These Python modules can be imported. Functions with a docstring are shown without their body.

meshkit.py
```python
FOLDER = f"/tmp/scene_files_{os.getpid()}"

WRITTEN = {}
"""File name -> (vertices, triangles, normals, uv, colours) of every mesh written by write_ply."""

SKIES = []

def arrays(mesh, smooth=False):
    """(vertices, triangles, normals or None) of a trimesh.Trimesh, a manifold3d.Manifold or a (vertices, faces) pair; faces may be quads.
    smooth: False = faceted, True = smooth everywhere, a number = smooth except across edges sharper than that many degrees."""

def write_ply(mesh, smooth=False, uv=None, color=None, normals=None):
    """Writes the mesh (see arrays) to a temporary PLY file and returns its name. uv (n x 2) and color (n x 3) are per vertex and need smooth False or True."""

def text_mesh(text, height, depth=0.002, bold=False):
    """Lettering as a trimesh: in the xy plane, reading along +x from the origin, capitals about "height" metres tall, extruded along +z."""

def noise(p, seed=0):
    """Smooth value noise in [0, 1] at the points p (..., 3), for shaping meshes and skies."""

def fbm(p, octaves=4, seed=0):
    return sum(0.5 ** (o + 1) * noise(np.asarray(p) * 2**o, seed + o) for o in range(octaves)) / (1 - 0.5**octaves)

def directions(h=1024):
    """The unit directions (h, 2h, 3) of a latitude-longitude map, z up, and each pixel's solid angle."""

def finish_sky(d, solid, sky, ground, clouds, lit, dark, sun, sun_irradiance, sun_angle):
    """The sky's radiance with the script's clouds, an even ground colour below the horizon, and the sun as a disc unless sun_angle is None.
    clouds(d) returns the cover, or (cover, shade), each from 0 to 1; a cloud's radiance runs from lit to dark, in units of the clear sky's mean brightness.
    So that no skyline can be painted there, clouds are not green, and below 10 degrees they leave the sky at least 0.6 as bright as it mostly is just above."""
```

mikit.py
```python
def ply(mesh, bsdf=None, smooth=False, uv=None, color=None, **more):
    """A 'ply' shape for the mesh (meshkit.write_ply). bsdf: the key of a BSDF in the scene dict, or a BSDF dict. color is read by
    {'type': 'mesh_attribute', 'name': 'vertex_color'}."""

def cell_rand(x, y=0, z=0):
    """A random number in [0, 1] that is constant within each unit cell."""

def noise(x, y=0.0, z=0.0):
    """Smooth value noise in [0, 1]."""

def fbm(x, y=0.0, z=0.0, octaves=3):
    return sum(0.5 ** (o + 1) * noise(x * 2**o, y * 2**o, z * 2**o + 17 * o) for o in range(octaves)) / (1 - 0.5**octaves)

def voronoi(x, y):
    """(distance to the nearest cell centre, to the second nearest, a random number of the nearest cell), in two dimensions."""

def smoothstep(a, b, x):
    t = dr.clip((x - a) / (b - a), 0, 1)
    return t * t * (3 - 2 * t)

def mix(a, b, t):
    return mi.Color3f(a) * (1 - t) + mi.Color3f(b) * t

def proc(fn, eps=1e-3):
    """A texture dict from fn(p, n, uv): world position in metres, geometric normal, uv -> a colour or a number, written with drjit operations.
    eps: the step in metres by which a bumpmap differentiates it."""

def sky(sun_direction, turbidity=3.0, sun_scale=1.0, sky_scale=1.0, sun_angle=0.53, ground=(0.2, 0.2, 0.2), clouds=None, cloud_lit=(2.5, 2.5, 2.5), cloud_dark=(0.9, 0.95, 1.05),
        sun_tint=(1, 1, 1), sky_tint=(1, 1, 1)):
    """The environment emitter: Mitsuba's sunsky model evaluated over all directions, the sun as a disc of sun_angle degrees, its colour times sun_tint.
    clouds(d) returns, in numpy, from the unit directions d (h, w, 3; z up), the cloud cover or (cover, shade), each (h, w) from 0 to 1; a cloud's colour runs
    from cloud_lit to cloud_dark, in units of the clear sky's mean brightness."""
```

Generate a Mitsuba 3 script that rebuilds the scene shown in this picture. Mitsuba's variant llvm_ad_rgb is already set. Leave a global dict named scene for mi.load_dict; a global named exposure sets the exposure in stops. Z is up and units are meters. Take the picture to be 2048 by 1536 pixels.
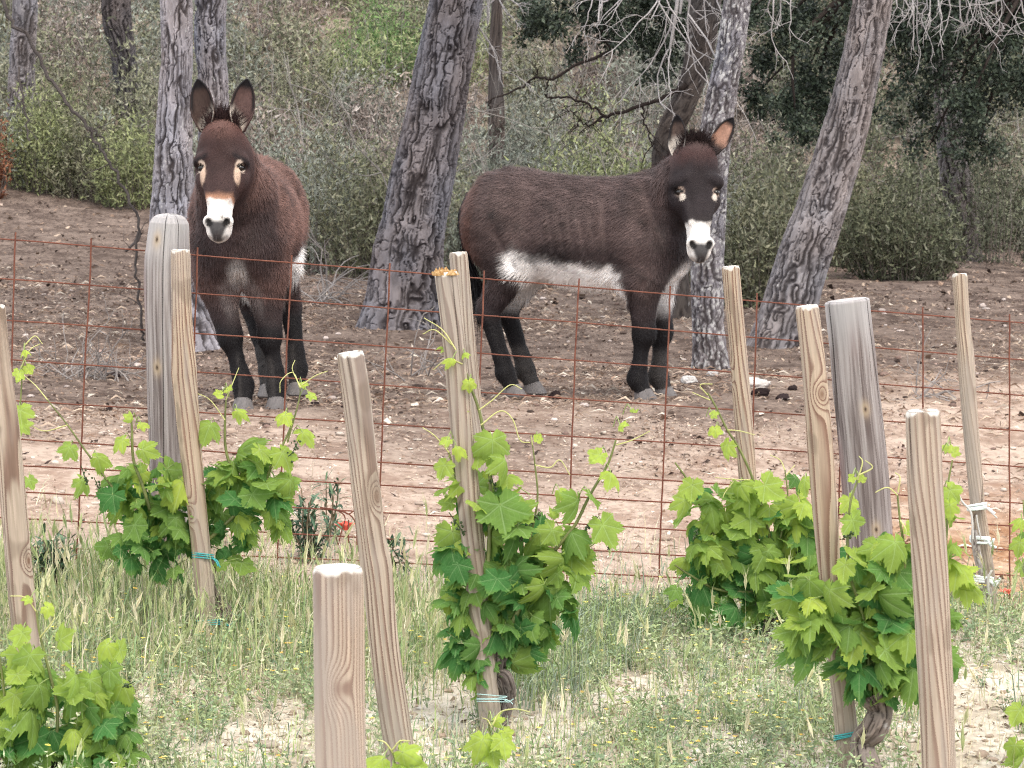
import math, random
import numpy as np, trimesh, manifold3d, drjit as dr
import mitsuba as mi, mikit, meshkit
T = mi.ScalarTransform4f
rng = np.random.default_rng(7)
scene, labels = {}, {}

# ---------------------------------------------------------------- camera, sky, exposure
EYE = np.array([0.0, 0.0, 1.60])
PITCH = math.radians(5.02)
FOC = 5807.0                                    # focal length in pixels of a 2048 wide picture
fwd = np.array([0, math.cos(PITCH), -math.sin(PITCH)])
upv = np.array([0, math.sin(PITCH), math.cos(PITCH)])
scene['camera'] = {'type': 'thinlens', 'fov': 2 * math.degrees(math.atan(1024 / FOC)), 'fov_axis': 'x',
                   'to_world': T().look_at(EYE.tolist(), (EYE + fwd).tolist(), [0, 0, 1]),
                   'aperture_radius': 0.0026, 'focus_distance': 8.5, 'near_clip': 0.1, 'far_clip': 500.0}
scene['sky'] = mikit.sky([0.25, -0.55, 0.80], turbidity=4, sun_scale=0.27, sun_angle=24, clouds=lambda d: 1.0, sun_tint=(.93, .98, 1.07), sky_tint=(.97, 1, 1.04),
                         cloud_lit=(2.3, 2.35, 2.45), cloud_dark=(1.2, 1.25, 1.3))
exposure = 2.86


# ---------------------------------------------------------------- helpers
def at(px, py, d):
    """The point at the horizontal distance d that a surveyor sighting from the camera's stand finds in this direction."""
    v = fwd + (px - 1024) / FOC * np.array([1.0, 0, 0]) - (py - 768) / FOC * upv
    return EYE + v * (d / v[1])


def sstep(a, b, x):
    t = np.clip((x - a) / (b - a), 0, 1)
    return t * t * (3 - 2 * t)


COUNT = {}


def numbered(name):
    n = COUNT.get(name, 0)
    COUNT[name] = n + 1
    return name if n == 0 else f'{name}_{n:03d}'


def put(key, mesh, bsdf, smooth=True, label=None, category=None, group=None, kind=None, **more):
    scene[key] = mikit.ply(mesh, bsdf, smooth=smooth, **more)
    tag(key, label, category, group, kind)
    return key


def tag(key, label=None, category=None, group=None, kind=None):
    d = {k: v for k, v in dict(label=label, category=category, group=group, kind=kind).items() if v}
    if d:
        labels[key] = d


def tubes(lines, sides=6, closed=True):
    """Many polylines with radii [(points, radii)] as one (vertices, faces)."""
    V, F, n = [], [], 0
    for p, r in lines:
        p = np.asarray(p, float)
        r = np.broadcast_to(r, (len(p),))
        t = np.gradient(p, axis=0)
        t /= np.linalg.norm(t, axis=1, keepdims=True) + 1e-12
        ref = np.where(np.abs(t.mean(0)[2]) < 0.8, 1.0, 0.0)
        a = np.cross(t, [0, 0, 1.0] if ref else [0, 1.0, 0.1])
        a /= np.linalg.norm(a, axis=1, keepdims=True) + 1e-12
        b = np.cross(t, a)
        ang = np.arange(sides) * 2 * np.pi / sides
        v = p[:, None] + r[:, None, None] * (np.cos(ang)[None, :, None] * a[:, None] + np.sin(ang)[None, :, None] * b[:, None])
        i, j = np.meshgrid(np.arange(len(p) - 1), np.arange(sides), indexing='ij')
        q = np.stack([i * sides + j, i * sides + (j + 1) % sides, (i + 1) * sides + (j + 1) % sides, (i + 1) * sides + j], -1).reshape(-1, 4)
        v = v.reshape(-1, 3)
        f = np.vstack([q[:, [0, 1, 2]], q[:, [0, 2, 3]]])
        if closed:
            m = len(v)
            v = np.vstack([v, p[:1], p[-1:]])
            k = np.arange(sides)
            e = (len(p) - 1) * sides
            f = np.vstack([f, np.stack([np.full(sides, m), (k + 1) % sides, k], 1), np.stack([np.full(sides, m + 1), e + k, e + (k + 1) % sides], 1)])
        V.append(v)
        F.append(f + n)
        n += len(v)
    return np.vstack(V), np.vstack(F)


def spline(pts, n):
    """A smooth curve through the points (Catmull-Rom), n samples."""
    p = np.asarray(pts, float)
    p = np.vstack([2 * p[0] - p[1], p, 2 * p[-1] - p[-2]])
    m = len(p) - 3
    t = np.linspace(0, m - 1e-9, n)
    i = t.astype(int)
    u = (t - i)[:, None]
    a, b, c, d = p[i], p[i + 1], p[i + 2], p[i + 3]
    return 0.5 * (2 * b + (c - a) * u + (2 * a - 5 * b + 4 * c - d) * u ** 2 + (3 * b - a - 3 * c + d) * u ** 3)


def rgb(r, g, b):
    return {'type': 'rgb', 'value': [r, g, b]}


def lin(*c):
    c = np.asarray(c, float) / 255
    return np.where(c < 0.04045, c / 12.92, ((c + 0.055) / 1.055) ** 2.4)


VCOL = {'type': 'mesh_attribute', 'name': 'vertex_color'}
# ---------------------------------------------------------------- the lie of the land
from scipy.interpolate import RBFInterpolator
from scipy.spatial import cKDTree
_pts = [(416, 1290, 8.9), (1978, 1225, 9.6), (985, 1470, 7.7), (153, 1148, 9.75), (700, 1165, 10.0), (1320, 1190, 10.3), (2019, 1214, 10.6), (500, 815, 15.9), (600, 798, 17.0), (1050, 790, 16.7), (1290, 800, 16.2),
        (800, 655, 22.5), (380, 695, 20.5), (1550, 692, 21), (1425, 738, 19), (1925, 505, 34), (1780, 562, 28), (150, 405, 33), (60, 600, 24), (640, 515, 29), (1050, 520, 30), (2048, 500, 35), (1700, 600, 25), (2000, 800, 16.5), (60, 815, 15.5)]
_c = [at(*p) for p in _pts]
_c += [np.array([x, y, z]) for x, y, z in ((-3, 3, 0), (3, 3, 0), (0, 1, 0), (-2, 7, .03), (2, 7, -.02), (-4, 9, .2), (4, 10, -.25), (-9, 24, .5), (9, 24, -.1), (-12, 40, 2.6), (0, 42, 2.4), (12, 42, 1.5), (-25, 70, 10), (0, 70, 9.5), (25, 70, 8),
                                      (-40, 110, 20), (0, 110, 19.5), (40, 110, 18), (-60, 150, 27), (60, 150, 25), (-20, 20, 1), (20, 20, -.3), (-12, 3, .2), (12, 3, -.2), (-8, 12, .4), (8, 12, -.35), (-16, 30, 1.6), (16, 30, .2))]
_c = np.array(_c)
_rbf = RBFInterpolator(_c[:, :2], _c[:, 2], kernel='thin_plate_spline', smoothing=0.02)


def gz(x, y):
    x, y = np.broadcast_arrays(np.asarray(x, float), np.asarray(y, float))
    p = np.stack([x.ravel(), y.ravel()], 1)
    z = _rbf(p) + 0.05 * (meshkit.fbm(np.c_[p * .9, 0 * p[:, :1]], 3) - .5) * sstep(8, 11, p[:, 1]) + 0.028 * (meshkit.fbm(np.c_[p * 4.2, 0 * p[:, :1]], 3) - .5)
    return z.reshape(x.shape)


def on_ground(px, d, below=0.0):
    """Where the direction px meets the ground at the distance d."""
    x = (px - 1024) / FOC * d / math.cos(PITCH)
    return np.array([x, d, float(gz(x, d)) - below])


def soil(p, n, uv):
    x, y = p.x, p.y
    big = mikit.fbm(x * 0.9, y * 0.55, 3.0, octaves=3)
    mid = mikit.fbm(x * 5.5, y * 4.0, 1.0, octaves=3)
    fine = mikit.fbm(x * 38, y * 26, 2.0, octaves=3)
    field = mikit.mix((0.42, 0.36, 0.28), (0.66, 0.60, 0.51), mikit.smoothstep(.3, .7, mid * .6 + fine * .4))
    path = mikit.mix((0.30, 0.215, 0.17), (0.50, 0.40, 0.33), mikit.smoothstep(.28, .72, mid * .55 + fine * .45))
    wood = mikit.mix((0.072, 0.055, 0.049), (0.205, 0.160, 0.138), mikit.smoothstep(.28, .75, mid * .5 + fine * .5))
    ochre = mikit.mix((0.30, 0.15, 0.075), (0.46, 0.30, 0.18), mikit.smoothstep(.3, .7, mid * .6 + fine * .4))
    c = mikit.mix(field, path, mikit.smoothstep(9.3, 10.6, y + 1.2 * (big - .5)))
    t = mikit.smoothstep(.75, 1.5, x + .5 * (big - .5)) * mikit.smoothstep(9.9, 10.5, y) * mikit.smoothstep(14.0, 11.5, y + 2 * (mid - .5))
    c = mikit.mix(c, ochre, t * .85)
    litter = mikit.smoothstep(13.0, 17.5, y + 5 * (big - .5) - 1.1 * x * mikit.smoothstep(0, 3, x))
    c = mikit.mix(c, wood, litter * .92)
    c = mikit.mix(c, mikit.mix((.13, .10, .08), (.30, .25, .20), mikit.smoothstep(.3, .7, mid)), mikit.smoothstep(36, 41, y) * .8)
    return c


def soil_bump(p, n, uv):
    return mikit.fbm(p.x * 22, p.y * 22, 0.5, octaves=4) + .5 * mikit.fbm(p.x * 90, p.y * 70, 0.2, octaves=2)


scene['soil_material'] = {'type': 'bumpmap', 'tex': mikit.proc(soil_bump, 3e-3), 'scale': 0.02, 'bsdf': {'type': 'diffuse', 'reflectance': mikit.proc(soil)}}
_r = np.geomspace(1.2, 150, 520)
_s = np.linspace(-1, 1, 380)
_Y, _S = np.meshgrid(_r, _s, indexing='ij')
_X = _S * (_Y * .42 + 2.5)
_V = np.stack([_X, _Y, gz(_X, _Y)], -1).reshape(-1, 3)
_i, _j = np.meshgrid(np.arange(519), np.arange(379), indexing='ij')
_q = np.stack([_i * 380 + _j, _i * 380 + _j + 1, (_i + 1) * 380 + _j + 1, (_i + 1) * 380 + _j], -1).reshape(-1, 4)
put('ground', (_V, _q), 'soil_material', True, kind='structure')


# ---------------------------------------------------------------- loose things on the ground
scene['litter_material'] = {'type': 'twosided', 'bsdf': {'type': 'diffuse', 'reflectance': VCOL}}


def scatter(n, ymin, ymax, dens=None, margin=.4):
    """Random spots of ground, as many per square metre everywhere unless dens(x, y) thins them."""
    out = np.zeros((0, 2))
    while len(out) < n:
        y = np.sqrt(rng.uniform(ymin ** 2, ymax ** 2, 4 * n))
        x = rng.uniform(-1, 1, 4 * n) * (y * .19 + margin)
        p = np.c_[x, y]
        if dens is not None:
            p = p[rng.random(len(p)) < dens(x, y)]
        out = np.vstack([out, p])
    return out[:n]


def flakes(P, size, cols, lift=.006, tilt=.5, aspect=(1.2, 3.2)):
    """Bent chips of bark, leaf and straw lying about."""
    n = len(P)
    L = size * np.minimum(rng.lognormal(0, .45, n), 2.0)
    Wd = L / rng.uniform(*aspect, n)
    a = rng.uniform(0, 2 * np.pi, n)
    ex = np.stack([np.cos(a), np.sin(a), rng.normal(0, tilt, n)], 1)
    ex /= np.linalg.norm(ex, axis=1, keepdims=True)
    ey = np.stack([-np.sin(a), np.cos(a), rng.normal(0, tilt, n)], 1)
    ez = np.cross(ex, ey)
    c = np.c_[P, gz(P[:, 0], P[:, 1]) + lift * rng.uniform(.3, 1.8, n)]
    b = (rng.uniform(-.25, .35, n) * L)[:, None] * ez
    v = np.stack([c - ex * L[:, None] / 2, c - ey * Wd[:, None] / 2 + b, c + ex * L[:, None] / 2, c + ey * Wd[:, None] / 2 + b * .6], 1).reshape(-1, 3)
    f = (np.arange(n)[:, None, None] * 4 + np.array([[0, 1, 3], [1, 2, 3]])[None]).reshape(-1, 3)
    cols = np.asarray(cols)
    cc = cols[rng.integers(0, len(cols), n)] * rng.uniform(.7, 1.25, (n, 1))
    return v, f, np.repeat(cc, 4, 0)


def stones(P, size, cols, sub=1, flat=.6, sink=.3):
    ico = trimesh.creation.icosphere(sub)
    v0, f0 = np.array(ico.vertices), np.array(ico.faces)
    n = len(P)
    r = size * rng.lognormal(0, .4, n)
    a = rng.uniform(0, 2 * np.pi, n)
    sc = np.stack([rng.uniform(.8, 1.5, n), rng.uniform(.7, 1.1, n), flat * rng.uniform(.6, 1.2, n)], 1)
    jit = 1 + .22 * (rng.random((n, len(v0))) - .5) + .35 * (meshkit.noise(v0[None] * 1.3 + rng.uniform(0, 90, (n, 1, 3))) - .5)
    v = v0[None] * jit[..., None] * sc[:, None] * r[:, None, None]
    x, y = v[..., 0] * np.cos(a)[:, None] - v[..., 1] * np.sin(a)[:, None], v[..., 0] * np.sin(a)[:, None] + v[..., 1] * np.cos(a)[:, None]
    v = np.stack([x + P[:, :1], y + P[:, 1:2], v[..., 2] + (gz(P[:, 0], P[:, 1]) + r * flat * (1 - 2 * sink) * .8)[:, None]], -1).reshape(-1, 3)
    f = (np.arange(n)[:, None, None] * len(v0) + f0[None]).reshape(-1, 3)
    cols = np.asarray(cols)
    cc = cols[rng.integers(0, len(cols), n)] * rng.uniform(.75, 1.2, (n, 1))
    return v, f, np.repeat(cc, len(v0), 0)


def join(parts):
    V, F, C, k = [], [], [], 0
    for v, f, c in parts:
        V.append(v)
        F.append(np.asarray(f) + k)
        C.append(c)
        k += len(v)
    return np.vstack(V), np.vstack(F), np.clip(np.vstack(C), 0.003, .9)


pale, tan, brown, dark_brown, pink = (.62, .55, .47), (.48, .38, .30), (.27, .19, .145), (.075, .055, .048), (.41, .32, .265)
drift = lambda lo, hi, sc=.9, o=0.0: (lambda x, y: sstep(lo, hi, meshkit.fbm(np.stack([x * sc + o, y * sc * .6, 0 * x + o], -1), 3)))
v, f, c = join([flakes(scatter(24000, 9.9, 15.5, drift(.25, .6)), .0125, [pale, tan, pink, tan, brown, pink, brown], tilt=.28),
                flakes(scatter(26000, 9.9, 27, drift(.35, .65, .8, 4)), .055, [tan, brown, pale, pink, brown, tan], tilt=.10, aspect=(12, 30)),
                flakes(scatter(1500, 10.5, 26, lambda x, y: np.where(x > 2.2, .35, 1.0)), .036, [pink, brown, tan, dark_brown, pale], tilt=.4),
                flakes(scatter(26000, 13.5, 27, lambda x, y: np.where(x > 2.2, .35, 1.0) * (.25 + .75 * drift(.35, .6, .7, 2)(x, y))), .020, [(.33, .24, .21), brown, brown, dark_brown, dark_brown, brown, (.19, .135, .12), pink], tilt=.36),
                flakes(scatter(6000, 24, 40), .05, [pink, brown, dark_brown, dark_brown, tan], tilt=.4)])
put('leaf_litter', (v, f), 'litter_material', False, color=c, kind='stuff', label='dry leaf litter and bark flakes strewn over the paddock', category='leaf litter')
v, f, c = join([stones(scatter(700, 9.8, 15), .011, [(.55, .48, .42), (.42, .33, .27), (.30, .24, .2)], 0), stones(scatter(420, 14, 26), .017, [(.50, .43, .40), (.10, .075, .065), (.06, .045, .04), (.2, .14, .12)], 0)])
put('paddock_gravel', (v, f), 'litter_material', 60 if False else True, color=c, kind='stuff', label='small stones and dark clods lying on the paddock', category='stones')
v, f, c = join([stones(scatter(6500, 5.2, 9.9), .0075, [(.62, .57, .50), (.50, .43, .35), (.70, .66, .60), (.36, .28, .22)], 0), flakes(scatter(22000, 5.2, 10.2), .017, [(.62, .56, .46), (.52, .44, .33), (.36, .28, .20), (.16, .12, .09)], tilt=.35, aspect=(1.2, 6))])
put('field_gravel', (v, f), 'litter_material', True, color=c, kind='stuff', label='pale stones and straw on the vineyard soil', category='stones')
# single stones and clods that stand out
for i, (px, py_d, s, col, what) in enumerate([(1378, 17.6, .062, (.58, .56, .55), 'flat pale grey rock nearest the right donkey front hooves'), (1500, 17.0, .075, (.55, .52, .50), 'pale grey rock right of the slender stake behind the vine'),
                                               (1425, 18.4, .045, (.60, .58, .57), 'small pale rock at the foot of the speckled trunk')]):
    p = on_ground(px, py_d)
    v, f, c = stones(np.array([[p[0], p[1]]]), s, [col], 3, .5)
    put(numbered('rock'), (v, f), 'litter_material', True, color=np.clip(c, 0, .9), label=what, category='rock')
for px, d, r_, lab in ((690, 15.9, .030, 'dark brown dung lump on the paddock left of the stake whose base shows a knot'), (628, 16.2, .026, 'dark brown dung lump beside the hind hoof of the left donkey'), (1110, 16.5, .035, 'dark brown dung lump ahead of the hind hooves of the right donkey'),
                       (1520, 16.5, .05, 'large dark dung lump between the slender stake and the split-topped stake'), (1565, 16.3, .05, 'large dark dung lump close to the left side of the split-topped stake'), (1585, 16.9, .045, 'dark dung lump behind the two large ones right of the slender stake'),
                       (225, 18.3, .04, 'dark charred-looking lump on the ground left of the round-topped post'), (215, 15.4, .02, 'small dark lump at the foot of the round-topped post')):
    p = on_ground(px, d)
    v, f, c = stones(np.array([[p[0], p[1]]]), r_, [(.035, .026, .026)], 3, .7)
    v = v + (meshkit.fbm(v * 28, 3)[:, None] - .5) * .03
    put(numbered('dung_lump'), (v, f), 'litter_material', True, color=c, label=lab, category='dung')
# ---------------------------------------------------------------- trees
scene['bark_material'] = {'type': 'twosided', 'bsdf': {'type': 'principled', 'base_color': VCOL, 'roughness': 0.85, 'specular': 0.2}}
scene['twig_material'] = {'type': 'twosided', 'bsdf': {'type': 'diffuse', 'reflectance': VCOL}}


def trunk_mesh(path, n_ring, n_len, plate=(.045, .13), depth=.022, cols=((.20, .185, .19), (.035, .028, .028)), fleck=.1, seed=0, flare=.38, split_at=None):
    """A tapered trunk through (point, radius) with plated bark: fissures between plates that are longer than they are wide."""
    g = np.random.default_rng(seed)
    pr = np.array([[*p, r] for p, r in path])
    dense = spline(pr, 40 * len(pr))
    hd_ = np.r_[0, np.cumsum(np.linalg.norm(np.diff(dense[:, :3], axis=0), axis=1))]
    if split_at is None:
        hs_ = np.linspace(0, hd_[-1], n_len)
    else:                                                      # coarser where the trunk goes on above the frame
        hv_ = hd_[int(40 * len(pr) * (len(pr) - 3) / (len(pr) - 1))] * 1.04
        m_ = int(n_len * .93)
        hs_ = np.r_[np.linspace(0, hv_, m_), np.linspace(hv_, hd_[-1], n_len - m_ + 1)[1:]]
    S = np.stack([np.interp(hs_, hd_, dense[:, k]) for k in range(4)], 1)
    c, r = S[:, :3], S[:, 3]
    t = np.gradient(c, hs_, axis=0)
    t /= np.linalg.norm(t, axis=1, keepdims=True)
    h = hs_
    a = np.cross(t, [0, 1.0, 0])
    a /= np.linalg.norm(a, axis=1, keepdims=True)
    b = np.cross(t, a)
    ang = np.arange(n_ring) * 2 * np.pi / n_ring
    R0 = r.mean()
    circ = 2 * np.pi * R0
    H, A = np.meshgrid(h, ang * R0, indexing='ij')
    # closed in the round: the pattern is read on the trunk's own cylinder
    cx, cy = np.cos(ang)[None] * R0 + 0 * H, np.sin(ang)[None] * R0 + 0 * H
    P3 = lambda su, sv, o: np.stack([cx * su + o, cy * su + 3.7 * o, H * sv + seed * 1.7 + o], -1)
    w = meshkit.fbm(P3(3.5, 2.5, 1), 3) - .5
    pl, pv = 1 / plate[0], 1 / plate[1]
    warp, warp2 = meshkit.fbm(P3(pl * .5, pv * 1.5, 5), 3) - .5, meshkit.fbm(P3(pl * .5, pv * 1.5, 9), 3) - .5

    def vein(su, sv, o, k):
        q = P3(pl * su, pv * sv, o)
        q[..., 0] += warp * k
        q[..., 1] += warp2 * k
        q[..., 2] += warp * k * .3
        q = meshkit.noise(q)
        ga = (np.roll(q, -1, 1) - np.roll(q, 1, 1)) / (2 * R0 * (ang[1] - ang[0]))
        gh = np.gradient(q, h, axis=0)
        return np.abs(q - .5) / np.sqrt(ga ** 2 + gh ** 2 + (pl * .5) ** 2 * .05)      # metres to the fissure
    fine, grain = meshkit.fbm(P3(80, 26, 3), 3), meshkit.fbm(P3(45, 9, 13), 3)
    w1 = plate[0] * (.07 + .60 * sstep(.33, .72, meshkit.fbm(P3(pl * .8, pv, 81), 2)))       # fissures open and close along their way
    w2 = plate[0] * (.05 + .42 * sstep(.38, .72, meshkit.fbm(P3(pl * .8, pv, 91), 2)))
    jag = plate[0] * .16 * (fine - .5)
    k1, k2 = sstep(-.002, 1, (vein(1.15, .36, 11, 1.35) + jag) / w1), sstep(-.002, 1, (vein(2.1, .52, 23, 1.6) + jag) / w2)
    k3 = 1 - (1 - sstep(0, 1, (vein(.9, 2.4, 37, 1.4) + jag) / (plate[0] * .08))) * sstep(.45, .6, meshkit.fbm(P3(pl, pv, 71), 2))
    crack = k1 * (.3 + .7 * k2) * (.45 + .55 * k3)
    tone = meshkit.fbm(P3(pl * .5, pv * .6, 51), 2)
    disp = .75 * depth * (crack - .75 + .30 * (grain - .5) + .25 * (fine - .5)) + .05 * R0 * w * 2
    butt = 1 + flare * np.exp(-h / (1.1 * R0))[:, None] * (1 + .35 * np.cos(3 * ang + seed)[None] + .25 * np.cos(5 * ang + 2 * seed)[None])
    rad = r[:, None] * butt + disp
    V = c[:, None] + rad[..., None] * (np.cos(ang)[None, :, None] * a[:, None] + np.sin(ang)[None, :, None] * b[:, None])
    col = np.asarray(cols[1]) + (np.asarray(cols[0]) - np.asarray(cols[1])) * (crack * (.45 + .8 * tone) * (.42 + 1.15 * grain))[..., None]
    warm = meshkit.fbm(P3(5, 2, 61), 3)
    col = col * (1 + (warm[..., None] - .5) * np.array([.5, .25, .0]))
    fl = .55 * meshkit.fbm(P3(34, 15, 71), 3) + .45 * meshkit.noise(P3(90, 50, 75))
    k = sstep(.72 - fleck * .5, .82 - fleck * .5, fl) * crack * (.35 + .65 * grain)
    col = col * (1 - k[..., None]) + np.array([.50, .50, .50]) * k[..., None]
    i, j = np.meshgrid(np.arange(n_len - 1), np.arange(n_ring), indexing='ij')
    q = np.stack([i * n_ring + j, i * n_ring + (j + 1) % n_ring, (i + 1) * n_ring + (j + 1) % n_ring, (i + 1) * n_ring + j], -1).reshape(-1, 4)
    return V.reshape(-1, 3), q, np.clip(col.reshape(-1, 3), .004, .8)


def sight(pts, d, sink=.12):
    """(px, py, width in px, extra distance) rows to (point, radius) rows at about the distance d, the first sunk in the ground."""
    out = []
    for k, p in enumerate(pts):
        dd = d + (p[3] if len(p) > 3 else 0)
        q = at(p[0], p[1], dd)
        if k == 0:
            q[2] = float(gz(q[0], q[1])) - sink
        out.append((q, p[2] / 2 / FOC * dd))
    return out


def bough(start, direction, length, r, g, depth=2, droop=.25, kinks=7, split=(2, 4), gnarl=.35):
    """A bare branch with its side twigs as a list of (points, radii)."""
    p, d = [np.asarray(start, float)], np.asarray(direction, float) / np.linalg.norm(direction)
    for _ in range(kinks):
        d = d + g.normal(0, gnarl, 3) * .55 + np.array([0, 0, -droop * .25])
        d /= np.linalg.norm(d)
        p.append(p[-1] + d * length / kinks)
    p = np.array(p)
    out = [(p, np.linspace(r, r * .35, len(p)))]
    if depth > 0:
        for _ in range(g.integers(*split) + 1):
            k = g.integers(1, len(p) - 1)
            dd = (p[k + 1] - p[k]) / np.linalg.norm(p[k + 1] - p[k]) + g.normal(0, .7, 3)
            out += bough(p[k], dd, length * g.uniform(.35, .65), r * .55, g, depth - 1, droop, max(4, kinks - 1), split, gnarl)
    return out


def crown_leaves(centres, radii, n, size, cols, g, aspect=2.2, shell=.55):
    """Leaf-sized faces through ball-shaped clumps, thinner inside."""
    k = g.choice(len(centres), n, p=radii ** 2 / (radii ** 2).sum())
    d = g.normal(0, 1, (n, 3))
    d /= np.linalg.norm(d, axis=1, keepdims=True)
    rr = radii[k] * (shell + (1 - shell) * g.random(n)) * (.75 + .5 * g.random(n))
    c = centres[k] + d * rr[:, None]
    ax = g.normal(0, 1, (n, 3)) + d * .6 + [0, 0, -.2]
    ax /= np.linalg.norm(ax, axis=1, keepdims=True)
    sd = np.cross(ax, g.normal(0, 1, (n, 3)))
    sd /= np.linalg.norm(sd, axis=1, keepdims=True)
    L = size * g.uniform(.6, 1.4, n)
    e = L[:, None] * ax
    s = (L / aspect / 2)[:, None] * sd
    v = np.stack([c, c + e * .5 + s, c + e, c + e * .5 - s], 1).reshape(-1, 3)
    f = (np.arange(n)[:, None, None] * 4 + np.array([[0, 1, 2], [0, 2, 3]])[None]).reshape(-1, 3)
    cols = np.asarray(cols)
    tone = g.random(len(centres))[k]
    cc = cols[(g.random(n) * .55 * len(cols) + tone * .45 * len(cols)).astype(int) % len(cols)] * g.uniform(.7, 1.3, (n, 1))
    return v, f, np.repeat(cc, 4, 0)


scene['foliage_material'] = {'type': 'twosided', 'bsdf': {'type': 'principled', 'base_color': VCOL, 'roughness': 0.55, 'specular': 0.35}}
GREY, GREYD = (.215, .20, .205), (.038, .032, .034)
PINE_CROWN = [(.05, .075, .03), (.07, .095, .04), (.04, .06, .03), (.09, .105, .055)]


def pine(label, trunks, res, crown_at, seed, **bark):
    key = numbered('pine_tree')
    tag(key, label, 'pine tree')
    g = np.random.default_rng(seed)
    tops = []
    for i, (path, (nr, nl)) in enumerate(zip(trunks, res)):
        v, f, c = trunk_mesh(path, nr, nl, seed=seed + i, split_at=1, **bark)
        put(f'{key}__trunk' + (f'_{i:03d}' if i else ''), (v, f), 'bark_material', True, color=c)
        tops.append(path[-1][0])
    if crown_at:
        top = tops[0] + np.array([0, 0, .2])
        cen = np.array([top + g.normal(0, 1, 3) * [1.5, 1.5, .6] for _ in range(24)])
        v, f, c = crown_leaves(cen, g.uniform(.45, .85, 24), 9000, .16, PINE_CROWN, g, 9)
        put(f'{key}__crown', (v, f), 'foliage_material', False, color=np.clip(c, .01, .4))
    return key


def above(path, rise, lean=(0, 0), r=.6):
    """The trunk goes on above the frame."""
    q, rad = path[-1]
    return path + [(q + np.array([lean[0] * .5, lean[1] * .5, rise * .5]), rad * (1 + r) / 2), (q + np.array([lean[0], lean[1], rise]), rad * r)]


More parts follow.
